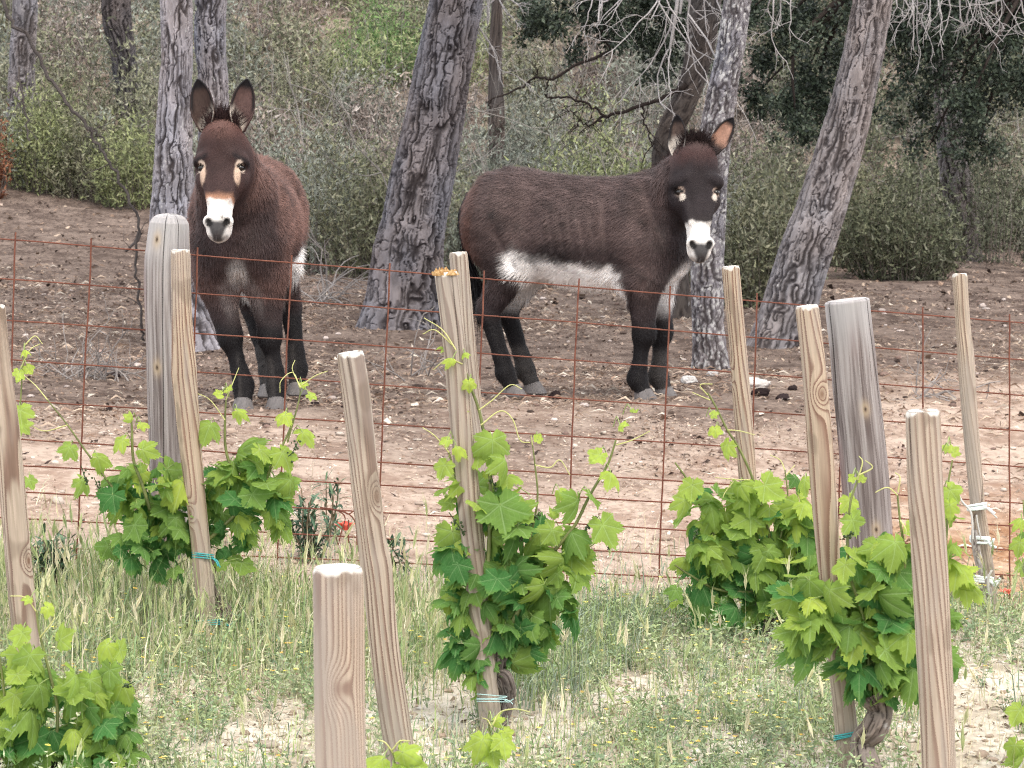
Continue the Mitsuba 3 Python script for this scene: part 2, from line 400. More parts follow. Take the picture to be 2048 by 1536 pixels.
big = above(sight([(800, 655, 140), (815, 520, 136), (830, 430, 126), (866, 250, 116), (892, 110, 108), (913, 0, 101)], 22.5), 4, (.9, 0))
pine_big = pine('massive dark grey pine trunk leaning right, between the two donkeys', [big], [(240, 560)], True, 11, plate=(.055, .17), depth=.040, cols=((.205, .190, .205), (.030, .025, .027)), fleck=-.2)
d1 = above(sight([(372, 695, 128), (350, 560, 100), (346, 428, 88), (350, 200, 64), (352, 0, 60)], 20.5), 4, (-.2, .2))
d2 = above(sight([(418, 695, 105), (416, 560, 84), (420, 428, 68), (428, 200, 56), (422, 0, 60)], 20.8), 4, (.4, .2))
pine_double = pine('grey double pine trunk rising behind the left donkey and the round-topped post', [d1, d2], [(170, 480), (130, 440)], True, 21, plate=(.05, .15), depth=.030, cols=((.31, .295, .325), (.045, .038, .040)), fleck=.14)
sp = above(sight([(1425, 738, 68), (1416, 640, 64), (1415, 520, 65), (1422, 380, 64), (1432, 260, 62), (1455, 130, 55), (1475, 0, 54)], 19), 4, (.5, .2))
pine_speck = pine('slim white-speckled pine trunk right behind the head of the right donkey', [sp], [(130, 480)], True, 31, plate=(.04, .09), depth=.016, cols=((.20, .185, .20), (.045, .038, .04)), fleck=.42)
rt = above(sight([(1545, 692, 100), (1578, 615, 104), (1606, 520, 104), (1648, 400, 98), (1690, 260, 88), (1722, 130, 80), (1746, 0, 76)], 21), 4, (.7, .2))
pine_right = pine('stout grey pine trunk leaning right, left of the square-topped fence post', [rt], [(180, 500)], True, 41, plate=(.045, .15), depth=.026, cols=((.27, .245, .25), (.045, .038, .039)), fleck=.05)
fr_ = above(sight([(1932, 507, 62), (1926, 430, 58), (1910, 350, 58), (1896, 220, 50), (1884, 0, 44)], 33), 4, (0, .3))
pine_far = pine('ragged-barked pine trunk on the far right, standing in the oak foliage', [fr_], [(90, 260)], False, 51, plate=(.06, .22), depth=.045, cols=((.21, .19, .19), (.035, .03, .03)), fleck=.1)
lt = above(sight([(34, 380, 62), (38, 260, 52), (44, 120, 50), (50, 0, 48)], 34.5), 4)
pine_left = pine('grey pine trunk in the far left corner behind the scrub', [lt], [(80, 220)], False, 61, plate=(.06, .2), depth=.03, cols=((.22, .205, .22), (.04, .034, .035)), fleck=.1)
dk = above(sight([(268, 320, 46), (258, 200, 46), (243, 90, 50), (232, 0, 56)], 36), 4)
pine_dark = pine('blackish slanting pine trunk standing back in the scrub, left of the double trunk', [dk], [(80, 200)], False, 71, plate=(.06, .2), depth=.04, cols=((.10, .09, .095), (.02, .017, .018)), fleck=.05)
st = sight([(993, 300, 30), (993, 240, 32), (990, 120, 26), (995, 0, 22)], 34)
pine_thin = pine('thin dark pine trunk in the scrub just right of the massive leaning trunk', [st], [(40, 90)], False, 81, plate=(.05, .15), depth=.02, cols=((.09, .075, .07), (.02, .016, .016)), fleck=.03)

# the dark crooked oak behind the right donkey, with its bare boughs
oak1 = numbered('holm_oak')
tag(oak1, 'crooked blackish oak with bare low boughs, behind the right donkey', 'oak tree')
ok = above(sight([(1362, 705, 46), (1356, 560, 42), (1335, 420, 48), (1328, 320, 50), (1340, 262, 52), (1372, 195, 50), (1396, 115, 54), (1412, 0, 60)], 23.5), 3, (.3, .2))
v, f, c = trunk_mesh(ok, 64, 260, seed=91, plate=(.03, .06), depth=.008, cols=((.085, .072, .066), (.02, .016, .016)), fleck=.03)
put(f'{oak1}__trunk', (v, f), 'bark_material', True, color=c)
g = np.random.default_rng(92)


def bare(key, polys, d, col, seed, name='branch', twigs=(2, .25), jit=.25):
    """Bare boughs given as lines of sight with a width, each with random twigs; one part each."""
    g = np.random.default_rng(seed)
    for i, (pts, w0, w1) in enumerate(polys):
        m = 4 * len(pts)
        q = spline([at(p[0], p[1], d + (p[2] if len(p) > 2 else 0)) for p in pts], m)
        q += g.normal(0, .009, q.shape)
        lines = [(q, np.linspace(w0, w1, m) / 2 / FOC * d)]
        for _ in range(twigs[0] * len(pts)):
            k = g.integers(1, m - 1)
            t = (q[k + 1] - q[k]) / np.linalg.norm(q[k + 1] - q[k]) + g.normal(0, .7, 3)
            lines += bough(q[k], t, twigs[1] * g.uniform(.5, 1.5), .004 * g.uniform(.7, 1.2), g, 1, .3, 5, (0, 2))
        vv, ff = tubes(lines, 6)
        n_ = numbered(f'{key}__{name}')
        put(n_, (vv, ff), 'twig_material', True, color=np.clip(np.asarray(col) * (.6 + .8 * meshkit.fbm(vv * 30, 2))[:, None], .004, .8))


Z8 = lambda pts: [(940 + x * .3418, y * .3418) for x, y in pts]
bare(oak1, [(Z8([(1260, 500), (1180, 550), (1050, 600), (900, 650), (780, 680), (740, 715), (690, 742)]), 11, 4), (Z8([(780, 682), (700, 612), (560, 565), (455, 570), (448, 520), (470, 462)]), 6, 3), (Z8([(690, 735), (650, 712), (610, 748)]), 4, 2),
            (Z8([(650, 712), (600, 660), (548, 640)]), 3, 1.5), (Z8([(1005, 620), (1010, 690), (1040, 770), (1060, 850)]), 4, 2.5)], 23.4, (.035, .028, .026), 93)

# big dark oaks with leafy crowns on the right, and one that hangs in over the top
OAK = [(.024, .036, .024), (.035, .052, .034), (.05, .07, .045), (.018, .026, .02), (.075, .095, .065), (.03, .045, .033)]


def oak(label, trunk_pts, d, clumps, n, seed, leaf=.05, polys=(), cols=OAK):
    key = numbered('holm_oak')
    tag(key, label, 'oak tree')
    g = np.random.default_rng(seed)
    if trunk_pts:
        v, f, c = trunk_mesh(sight(trunk_pts, d), 40, 160, seed=seed, plate=(.03, .07), depth=.01, cols=((.09, .075, .07), (.02, .017, .017)), fleck=.03)
        put(f'{key}__trunk', (v, f), 'bark_material', True, color=c)
    cen, rad, lines = [], [], []
    root = at(trunk_pts[-1][0], trunk_pts[-1][1], d)
    for px, py, r, dd in clumps:
        q = at(px, py, d + dd)
        r = r / FOC * d
        lines.append((spline([root, (root + q) / 2 + g.normal(0, .15, 3), q], 9), np.linspace(.035, .008, 9)))
        for _ in range(9):
            cen.append(q + g.normal(0, .42, 3) * r)
            rad.append(r * g.uniform(.22, .5))
    vv, ff = tubes(lines, 6)
    put(f'{key}__branch', (vv, ff), 'twig_material', True, color=np.tile([.045, .037, .034], (len(vv), 1)))
    v, f, c = crown_leaves(np.array(cen), np.array(rad), n, leaf, cols, g, 2.0, .2)
    put(f'{key}__crown', (v, f), 'foliage_material', False, color=np.clip(c, .008, .4))
    if polys:
        bare(key, polys, d, (.04, .032, .03), seed + 5)
    return key


oak('dark leafy oak filling the gap between the speckled and the stout leaning trunk', [(1590, 470, 30), (1665, 300, 26), (1705, 150, 24), (1745, -60, 20)], 29,
    [(1555, 60, 110, 0), (1620, 130, 110, .4), (1530, 170, 80, .3), (1590, 235, 70, -.2), (1650, -20, 120, 0), (1500, 20, 70, .6), (1640, 210, 60, .8)], 15000, 101)
oak('dark leafy oak at the right edge, hanging over the ragged pine trunk', [(2095, 470, 34), (2090, 330, 30), (2080, 150, 26), (2070, -60, 20)], 31,
    [(1830, 60, 110, .5), (1900, 110, 130, 0), (1980, 60, 110, .3), (1850, 190, 90, 0), (1930, 230, 100, -.4), (1990, 190, 90, .4), (2050, 120, 120, 0), (1890, -40, 130, 0), (2030, 0, 110, .5), (1960, 290, 60, .4), (1860, 290, 50, .3)], 26000, 111)
oak('dark leafy oak whose crown hangs in at the top, right of the massive trunk', [(1330, 420, 24), (1350, 260, 22), (1385, 120, 22), (1400, -60, 20)], 30,
    [(1090, 20, 80, 0), (1150, 50, 70, .3), (1220, 20, 90, 0), (1290, 30, 90, .4), (1350, 60, 80, .6), (1060, 60, 40, .4), (1180, -30, 110, 0), (1320, -20, 110, 0), (1330, 130, 60, .8)], 15000, 121,
    polys=[(Z8([(850, 60), (760, 200), (820, 290), (600, 390), (470, 460), (370, 460), (280, 530), (130, 575), (112, 640)]), 9, 3), (Z8([(370, 460), (400, 420), (330, 350)]), 3, 1.5)])

# grey dead twigs that hang from the pines
def hanging(key, starts, d, seed, n, col=(.44, .42, .42)):
    g = np.random.default_rng(seed)
    lines = []
    for (px, py, dx, ln) in starts:
        for _ in range(n):
            s = at(px + g.normal(0, 14), py - 12, d + g.normal(0, .15))
            lines += bough(s, np.array([dx + g.normal(0, .35), g.normal(0, .3), -1 + .3 * abs(dx)]), ln / FOC * d * g.uniform(.6, 1.1), .0062 * g.uniform(.7, 1.2), g, 2, .35, 7, (1, 3), .42)
    vv, ff = tubes(lines, 5)
    put(numbered(f'{key}__dead_twigs'), (vv, ff), 'twig_material', True, color=np.clip(np.asarray(col) * (.65 + .7 * meshkit.fbm(vv * 12, 2))[:, None], .02, .8), kind='stuff')
    # the dead limb above the frame that carries them
    hub = at(np.mean([s[0] for s in starts]), -70, d)
    lim = [(spline([hub + [0, .1, .25], (hub + at(s[0], s[1] - 12, d)) / 2 + [0, 0, .05], at(s[0], s[1] - 12, d)], 7), np.linspace(.02, .009, 7)) for s in starts]
    vv, ff = tubes(lim, 6)
    put(numbered(f'{key}__dead_limb'), (vv, ff), 'twig_material', True, color=np.tile(np.asarray(col) * .8, (len(vv), 1)))


hanging(pine_speck, [(1230, 0, -.9, 110), (1265, 0, -.6, 140), (1300, 0, -.3, 170), (1330, 0, .1, 200), (1360, 40, .1, 210), (1385, 10, .2, 250), (1420, 0, .4, 130), (1500, 0, -.2, 120), (1545, 0, .2, 120), (1575, 0, .3, 110), (1340, 110, 0, 150), (1200, 0, -.4, 90)], 19.6, 131, 2)
hanging(pine_right, [(1790, 0, -.1, 90), (1820, 0, .1, 120), (1850, 0, .1, 130), (1890, 0, 0, 120), (1925, 0, .1, 120), (1960, 0, .05, 120), (1995, 0, .05, 130), (2035, 0, .1, 130)], 22, 141, 3)
hanging(pine_big, [(968, 0, -.05, 170), (985, 0, .1, 150), (1000, 0, .3, 110), (975, 60, .1, 170)], 23, 151, 2)
# the leaning dead sapling on the left
Z6 = lambda pts: [(x * .3418, y * .3418) for x, y in pts]
sap = numbered('dead_sapling')
tag(sap, 'bare dead sapling slanting across the left corner down to the double trunk', 'sapling')
bare(sap, [(Z6([(842, 1980), (830, 1880), (812, 1640), (722, 1480), (820, 1380), (780, 1230), (710, 1080), (640, 950), (570, 840), (510, 745), (430, 650), (350, 560), (260, 400), (180, 240), (75, 130), (20, 0)])[3:], 5, 8), (Z6([(505, 742), (560, 770), (612, 832)]), 6, 3),
           (Z6([(100, 380), (130, 560), (150, 700), (170, 830)]), 5, 3)], 21.5, (.10, .088, .085), 161, twigs=(1, .2))
bare(sap, [([(288, 685), (284, 645), (276, 575), (272, 515), (276, 462)], 5, 5)], 20.9, (.10, .088, .085), 162, twigs=(1, .2))
# ---------------------------------------------------------------- scrub
OLIVE = [(.18, .19, .115), (.23, .235, .15), (.14, .15, .10), (.27, .265, .19), (.20, .21, .155)]
GREYGREEN = [(.20, .22, .175), (.26, .28, .23), (.16, .175, .14), (.23, .24, .20)]
BRIGHT = [(.22, .255, .125), (.27, .30, .15), (.18, .205, .11), (.33, .345, .20)]
RUST = [(.20, .085, .05), (.15, .06, .04), (.27, .13, .08), (.11, .05, .035)]
FRESH = [(.15, .26, .10), (.20, .31, .12), (.12, .18, .09)]
DARKO = [(.11, .125, .08), (.15, .16, .105), (.085, .095, .065), (.18, .185, .14)]
DRY = [(.33, .28, .23), (.27, .225, .195), (.21, .18, .155), (.40, .36, .32)]


def sprigs(base, height, width, n, leaf, cols, g, lean=.5, thin=6):
    """A wiry bush: upright stems from the base, each with small narrow leaves along it."""
    ns = max(8, n // 45)
    a = g.uniform(0, 2 * np.pi, ns)
    out = np.sqrt(g.random(ns))
    foot = np.stack([np.cos(a) * out * width * .32, np.sin(a) * out * width * .32, 0 * a], 1)
    tip = np.stack([np.cos(a) * out * width * .52, np.sin(a) * out * width * .52, height * (1 - .55 * out ** 2) * g.uniform(.6, 1.12, ns)], 1) + g.normal(0, .06, (ns, 3))
    k = g.integers(0, ns, n)
    t = g.random(n) ** .7
    c = foot[k] * (1 - t[:, None]) + tip[k] * t[:, None] + g.normal(0, .05, (n, 3)) * (.4 + t[:, None])
    d = (tip[k] - foot[k])
    d /= np.linalg.norm(d, axis=1, keepdims=True)
    d = d * lean + g.normal(0, .55, (n, 3))
    d /= np.linalg.norm(d, axis=1, keepdims=True)
    sd = np.cross(d, g.normal(0, 1, (n, 3)))
    sd /= np.linalg.norm(sd, axis=1, keepdims=True)
    L = leaf * g.uniform(.5, 1.5, n)
    v = np.stack([c - sd * (L / thin)[:, None], c + sd * (L / thin)[:, None], c + d * L[:, None]], 1).reshape(-1, 3)
    cols = np.asarray(cols)
    tone = g.random(ns)[k]
    cc = cols[((.5 * tone + .5 * g.random(n)) * len(cols)).astype(int) % len(cols)] * g.uniform(.7, 1.3, (n, 1))
    base = np.asarray(base, float)
    # stems
    m = len(v)
    w = .004
    px_ = np.array([w, 0, 0])
    sv = np.stack([foot - px_, foot + px_, tip], 1).reshape(-1, 3)
    sc = np.repeat(np.array([[.16, .14, .125]]) * g.uniform(.5, 1.5, (ns, 1)), 3, 0)
    V = np.vstack([v, sv]) + base
    return V, np.arange(len(V)).reshape(-1, 3), np.vstack([np.repeat(cc, 3, 0), sc])


# single bushes that the eye picks out
BUSHES = [
    ('yellow-green broom bush below the far left pine trunk', 90, 33.6, 1.35, 1.0, 4200, BRIGHT), ('olive bush between the far left pine and the dead sapling', 190, 33.4, 1.1, 1.1, 4200, OLIVE), ('leafy light green bush left of the double trunk', 270, 33.0, 1.15, .9, 3600, BRIGHT),
    ('fresh green bush high on the slope left of the massive trunk', 760, 41.0, 1.2, 1.5, 5000, FRESH), ('tall olive bush just right of the left donkey back', 655, 28.5, 1.45, 1.3, 5200, OLIVE), ('wiry olive bush touching the left side of the massive trunk', 745, 27.0, 1.3, 1.1, 4800, OLIVE),
    ('bright yellow-green bush above the back of the right donkey', 1170, 27.5, 1.35, 2.1, 8500, BRIGHT), ('small greyish bush above the rump of the right donkey', 985, 26.5, 1.0, .9, 3600, GREYGREEN), ('olive bush left of the crooked blackish oak', 1275, 26.5, 1.25, 1.0, 4400, BRIGHT),
    ('rounded dark olive bush right of the stout leaning trunk', 1795, 28.5, 1.15, 1.3, 7000, DARKO), ('tall olive bush between the speckled trunk and the stout leaning trunk', 1520, 24.5, 1.25, .95, 6000, OLIVE), ('grey-green bush at the right edge below the oak', 2010, 36.0, 1.0, 1.5, 5000, DARKO),
    ('dull green bush behind the stout leaning trunk on its right side', 1720, 31.0, 1.3, 1.0, 4600, OLIVE)]
BUSHES.append(('rust-brown withered bush at the left edge, in front of the far left pine', -14, 32.8, 1.2, .42, 1800, RUST))
for i, (lab, px, d, hgt, wid, n, cols) in enumerate(BUSHES):
    g = np.random.default_rng(200 + i)
    v, f, c = sprigs(on_ground(px, d, .05), hgt, wid, int(n * 1.5), .055, cols, g)
    put(numbered('bush'), (v, f), 'litter_material', False, color=np.clip(c, .01, .5), label=lab, category='bush')

# the rest of the scrub, which reads as one mass
parts = []
g = np.random.default_rng(300)
d = 27.0
rowsets = np.geomspace(27.5, 66, 17)
for ri, d in enumerate(rowsets):
    half = d * .20 + .6
    x = -half + g.random() * .5
    while x < half:
        px = 1024 + x / d * FOC
        w_ = g.uniform(.8, 1.5) * (1 + .012 * (d - 27))
        clear = d < 34.5 and px > 1600 and not (d > 31 and px > 1960) or d < 30.5 and px < 560 or d < 33.8 and px < 420
        if not clear:
            yy = d + g.normal(0, .5)
            zn = meshkit.fbm(np.array([[x * .35, yy * .25, 4.0]]), 2)[0]
            cols = OLIVE if zn < .42 else GREYGREEN if zn < .60 else (BRIGHT if g.random() < .25 else OLIVE)
            if px > 1450:
                cols = DARKO if g.random() < .7 else OLIVE
            if g.random() < .14:
                cols = DRY
            hgt = g.uniform(.7, 1.7) * (1 + .018 * (d - 27))
            parts.append(sprigs([x, yy, float(gz(x, yy)) - .05], hgt, w_, int(2100 + 15 * (d - 27)), .055 * (1 + .03 * (d - 27)), cols, g))
        x += w_ * g.uniform(.62, .95)
v, f, c = join(parts)
put('undergrowth', (v, f), 'litter_material', False, color=np.clip(c * [1.12, 1.12, 1.18], .01, .6), kind='stuff', label='dense olive and grey-green scrub covering the hillside behind the trees', category='scrub')
# grey bare stems through the scrub
lines = []
for k in range(300):
    y = g.uniform(26.5, 42)
    x = g.uniform(-1, 1) * (y * .185)
    if (y < 34 and x < (420 - 1024) / FOC * y) or y < 33 and x > 1600 / FOC * 0 + (1560 - 1024) / FOC * y:
        continue
    s = np.array([x, y, float(gz(x, y))])
    lines += bough(s, [g.normal(0, .45), g.normal(0, .3), 1], g.uniform(.6, 2.2), g.uniform(.005, .012), g, 2, -.05, 6, (1, 3), .3)
v, f = tubes(lines, 4)
put('bare_stems', (v, f), 'twig_material', True, color=np.clip(np.array([.27, .25, .235]) * (.4 + 1.1 * meshkit.fbm(v * 3, 2))[:, None], .02, .7), kind='stuff', label='grey leafless stems standing among the scrub', category='dead stems')
# dry brush on the ground
for i, (lab, px, d, n, ln, rad) in enumerate([('tangle of grey dead twigs on the ground left of the round-topped post', 190, 18.2, 34, .42, .006), ('sparse grey dead twigs on the ground below the massive trunk', 850, 18.6, 10, .45, .006), ('pale dead shrublet on the right, between the square-topped post and the tied stake', 1880, 16.5, 9, .34, .007),
                                               ('grey fallen branches below the left side of the massive trunk', 650, 24.5, 14, .8, .010)]):
    g = np.random.default_rng(400 + i)
    p = on_ground(px, d)
    ls = []
    for _ in range(n):
        s = p + np.array([g.normal(0, .28 if n > 20 else .1), g.normal(0, .2), .0])
        s[2] = float(gz(s[0], s[1])) + .01
        ls += bough(s if n < 20 else p + (s - p) * .6, [g.normal(0, .9), g.normal(0, .5), g.uniform(.15, 1.0)], ln * g.uniform(.5, 1.2), rad * g.uniform(.6, 1.1), g, 1, .2, 6, (1, 3), .4)
    v, f = tubes(ls, 5)
    put(numbered('brushwood'), (v, f), 'twig_material', True, color=np.clip(np.array([.30, .275, .265]) * (.5 + .9 * meshkit.fbm(v * 9, 2))[:, None], .02, .7), label=lab, category='brushwood')
# ---------------------------------------------------------------- donkeys
scene['fur_material'] = {'type': 'twosided', 'bsdf': {'type': 'principled', 'base_color': VCOL, 'roughness': 0.6, 'specular': 0.22, 'sheen': 0.06}}
scene['hide_material'] = {'type': 'twosided', 'bsdf': {'type': 'principled', 'base_color': VCOL, 'roughness': 0.75, 'specular': 0.25}}
scene['eye_material'] = {'type': 'principled', 'base_color': rgb(0.006, 0.004, 0.003), 'roughness': 0.12, 'specular': 0.6}


def surface_net(F, org, h):
    """The zero surface of the field F as quads (naive surface nets)."""
    S = F < 0
    nx, ny, nz = F.shape
    c = np.zeros((nx - 1, ny - 1, nz - 1), np.int8)
    for a in (0, 1):
        for b in (0, 1):
            for d in (0, 1):
                c += S[a:nx - 1 + a, b:ny - 1 + b, d:nz - 1 + d]
    ii = np.argwhere((c > 0) & (c < 8))
    idx = np.full(c.shape, -1, np.int32)
    idx[tuple(ii.T)] = np.arange(len(ii))
    corners = [(a, b, d) for a in (0, 1) for b in (0, 1) for d in (0, 1)]
    val = {k: F[ii[:, 0] + k[0], ii[:, 1] + k[1], ii[:, 2] + k[2]] for k in corners}
    acc, cnt = np.zeros((len(ii), 3)), np.zeros(len(ii))
    for k in corners:
        for ax in range(3):
            if k[ax] == 0:
                k2 = tuple(1 if m == ax else k[m] for m in range(3))
                f0, f1 = val[k], val[k2]
                on = (f0 < 0) != (f1 < 0)
                t = np.where(on, f0 / np.where(on, f0 - f1, 1), 0)
                p = np.tile(np.array(k, float), (len(ii), 1))
                p[:, ax] += t
                acc += p * on[:, None]
                cnt += on
    V = (ii + acc / cnt[:, None]) * h + org
    Q = []
    for ax in range(3):
        o1, o2 = [m for m in range(3) if m != ax]
        sl0 = [slice(None)] * 3
        sl1 = [slice(None)] * 3
        sl0[ax], sl1[ax] = slice(0, -1), slice(1, None)
        A, B = S[tuple(sl0)], S[tuple(sl1)]
        e = np.argwhere(A != B)
        e = e[(e[:, o1] > 0) & (e[:, o2] > 0)]
        e = e[(e[:, o1] < F.shape[o1] - 1) & (e[:, o2] < F.shape[o2] - 1)]
        inside = A[tuple(e.T)]
        q = []
        for d1, d2 in ((-1, -1), (0, -1), (0, 0), (-1, 0)):
            g = e.copy()
            g[:, o1] += d1
            g[:, o2] += d2
            q.append(idx[tuple(g.T)])
        q = np.stack(q, 1)
        flip = inside if ax != 1 else ~inside
        q[~flip] = q[~flip][:, ::-1]
        Q.append(q)
    Q = np.vstack(Q)
    return V, np.vstack([Q[:, [0, 1, 2]], Q[:, [0, 2, 3]]])


class Field:
    def __init__(self, lo, hi, h):
        self.lo, self.h = np.array(lo, float), h
        n = np.ceil((np.array(hi) - self.lo) / h).astype(int) + 1
        self.ax = [self.lo[k] + h * np.arange(n[k]) for k in range(3)]
        self.F = np.full(n, 1.0, np.float32)

    def grid(self, lo, hi):
        s = []
        for k in range(3):
            a = max(0, int((lo[k] - self.lo[k]) / self.h))
            b = min(len(self.ax[k]), int((hi[k] - self.lo[k]) / self.h) + 2)
            s.append(slice(a, max(a, b)))
        X, Y, Z = (self.ax[0][s[0]][:, None, None], self.ax[1][s[1]][None, :, None], self.ax[2][s[2]][None, None, :])
        return tuple(s), X, Y, Z

    def add(self, fn, lo, hi, k=0.04, sub=False):
        s, X, Y, Z = self.grid(lo, hi)
        g = fn(X, Y, Z).astype(np.float32)
        f = self.F[s]
        if sub:
            g = -g
            hh = np.clip(0.5 - 0.5 * (g - f) / k, 0, 1)
            self.F[s] = g * (1 - hh) + f * hh + k * hh * (1 - hh)
        else:
            hh = np.clip(0.5 + 0.5 * (g - f) / k, 0, 1)
            self.F[s] = g * (1 - hh) + f * hh - k * hh * (1 - hh)

    def bone(self, a, b, ra, rb, k=0.04, squash=1.0):
        a, b = np.asarray(a, float), np.asarray(b, float)
        m = max(ra, rb) + 0.06

        def fn(X, Y, Z):
            d = b - a
            L = (d ** 2).sum()
            t = np.clip(((X - a[0]) * d[0] + (Y - a[1]) * d[1] + (Z - a[2]) * d[2]) / L, 0, 1)
            q = np.sqrt((X - a[0] - t * d[0]) ** 2 + ((Y - a[1] - t * d[1]) / squash) ** 2 + (Z - a[2] - t * d[2]) ** 2)
            return (q - (ra + (rb - ra) * t)) * min(1.0, squash)
        self.add(fn, np.minimum(a, b) - m, np.maximum(a, b) + m, k)

    def ball(self, c, r, k=0.03, sub=False):
        c, r = np.asarray(c, float), np.broadcast_to(np.asarray(r, float), 3)
        m = r.max() + 0.05
        self.add(lambda X, Y, Z: (np.sqrt(((X - c[0]) / r[0]) ** 2 + ((Y - c[1]) / r[1]) ** 2 + ((Z - c[2]) / r[2]) ** 2) - 1) * r.min(), c - m, c + m, k, sub)


TORSO = np.array([  # x, centre z, half height, half width
    [-.715, .99, .03, .02], [-.70, .99, .11, .07], [-.66, .995, .19, .125], [-.58, 1.015, .258, .19], [-.45, 1.025, .287, .232], [-.30, 1.005, .288, .25], [-.10, .955, .308, .275],
    [.10, .940, .316, .282], [.28, .950, .315, .26], [.42, .965, .308, .225], [.52, .96, .265, .195], [.60, .945, .20, .15], [.65, .935, .11, .085], [.665, .93, .03, .02]])
HEAD = np.array([  # distance down the face, half depth, half width, set back
    [-.075, .02, .02, .10], [-.06, .055, .050, .065], [-.02, .095, .085, .035], [.06, .132, .108, .015], [.14, .152, .124, .004], [.21, .160, .134, .001], [.27, .158, .127, .002], [.34, .142, .108, .004],
    [.42, .112, .086, .004], [.48, .094, .071, .003], [.54, .087, .068, .002], [.595, .083, .073, .004], [.635, .072, .071, .012], [.668, .046, .052, .03], [.685, .015, .02, .055]])


def head_field(U, V, W):
    d, b, s = (np.interp(U, HEAD[:, 0], HEAD[:, k]) for k in (1, 2, 3))
    c = -d - s
    wn = (W - c) / d
    # the jaw side is narrower than the brow side
    bb = b * (1 - 0.22 * np.clip(-wn, 0, 1))
    q = (np.abs(V / bb) ** 2.4 + np.abs(wn) ** 2.4) ** (1 / 2.4)
    f = (q - 1) * np.minimum(bb, d)
    return np.maximum(f, np.maximum(U - 0.688, -0.078 - U))


def ear_mesh(L, width, curl, n=26, m=15):
    """Ear in its own frame: z up along the ear, x to its outer side, y the way it opens."""
    t = np.linspace(0, 1, n)[:, None]
    s = np.linspace(-1, 1, m)[None, :]
    prof = np.interp(t, [0, .12, .3, .5, .7, .85, .95, 1], [.50, .68, .95, 1, .86, .58, .27, .02])
    ang = s * np.interp(t, [0, .25, .6, 1], [2.3, 1.75, 1.25, 1.0])
    R = width * prof / np.maximum(np.sin(np.clip(np.interp(t, [0, .25, .6, 1], [2.3, 1.75, 1.25, 1.0]), 0, 1.571)), .3)
    th = 0.004 + 0.006 * (1 - t) * (1 - s * s)
    out = []
    for side in (0, 1):
        r = R + (th if side == 0 else -th)
        x = r * np.sin(ang)
        y = -r * np.cos(ang) + R * 0.62
        z = L * t + 0 * s + 0.012 * np.sin(ang * 1.0) * 0
        y = y + curl * (t ** 2)
        out.append(np.stack([x, y, z], -1))
    V = np.vstack([out[0].reshape(-1, 3), out[1].reshape(-1, 3)])
    i, j = np.meshgrid(np.arange(n - 1), np.arange(m - 1), indexing='ij')
    q = np.stack([i * m + j, i * m + j + 1, (i + 1) * m + j + 1, (i + 1) * m + j], -1).reshape(-1, 4)
    o = n * m
    F = [q, q[:, ::-1] + o]
    for edge in ([(i * m, (i + 1) * m) for i in range(n - 1)], [((i + 1) * m + m - 1, i * m + m - 1) for i in range(n - 1)], [((n - 1) * m + j, (n - 1) * m + j + 1) for j in range(m - 1)]):
        F.append(np.array([[a, b, b + o, a + o] for a, b in edge]))
    F = np.vstack(F)
    T_, S_ = np.broadcast_to(t, (n, m)).ravel(), np.broadcast_to(s, (n, m)).ravel()
    return V, F, np.r_[T_, T_], np.r_[S_, S_], np.r_[np.zeros(o), np.ones(o)]


def hoof_mesh():
    ring, out = np.arange(20) * 2 * np.pi / 20, []
    for z, r, sh in ((0.0, .062, .012), (.012, .063, .010), (.055, .050, -.006), (.075, .044, -.014)):
        out.append(np.stack([r * 1.08 * np.cos(ring) + sh, r * 0.92 * np.sin(ring), 0 * ring + z], 1))
    V = np.vstack(out + [[[0, 0, 0]], [[-.01, 0, .078]]])
    F = []
    for i in range(3):
        for j in range(20):
            F.append([i * 20 + j, i * 20 + (j + 1) % 20, (i + 1) * 20 + (j + 1) % 20])
            F.append([i * 20 + j, (i + 1) * 20 + (j + 1) % 20, (i + 1) * 20 + j])
    for j in range(20):
        F.append([80, (j + 1) % 20, j])
        F.append([81, 60 + j, 60 + (j + 1) % 20])
    return V, np.array(F)


def relief(p):
    """Hollows and edges of the bones and muscles under the coat."""
    x, y, z = p.T
    s = np.abs(y)
    out = -.020 * np.exp(-((x - .245 + .10 * (z - .9)) / .035) ** 2) * sstep(.66, .80, z) * sstep(1.20, 1.05, z) * (s > .12)      # behind the shoulder
    out += .010 * np.exp(-((x - .36 + .25 * (z - .95)) / .06) ** 2) * sstep(.75, .9, z) * sstep(1.22, 1.1, z)                     # shoulder blade
    out -= .014 * np.exp(-((x - .53 + .35 * (z - 1.0)) / .032) ** 2) * sstep(.85, .98, z) * sstep(1.25, 1.12, z)                  # where the neck begins
    out -= .026 * np.exp(-(((x + .235) / .075) ** 2 + ((z - 1.04) / .10) ** 2)) * (s > .1)                                       # hollow of the flank
    out += .018 * np.exp(-(((x + .33) / .05) ** 2 + ((z - 1.19) / .05) ** 2))                                                    # hip bone
    out -= .016 * np.exp(-((x + .36 + .5 * (z - .85)) / .028) ** 2) * sstep(.70, .78, z) * sstep(1.0, .9, z) * (s > .1)              # fold in front of the thigh
    out -= .012 * np.exp(-((x + .60 - .25 * (z - .9)) / .028) ** 2) * sstep(.68, .78, z) * sstep(1.1, 1.0, z) * (s > .08)             # between the thigh muscles
    out += .004 * np.sin((x + .25 * z) * 2 * np.pi / .062) * sstep(-.2, -.12, x) * sstep(.24, .16, x) * sstep(.74, .84, z) * sstep(1.12, 1.0, z)   # ribs
    return out


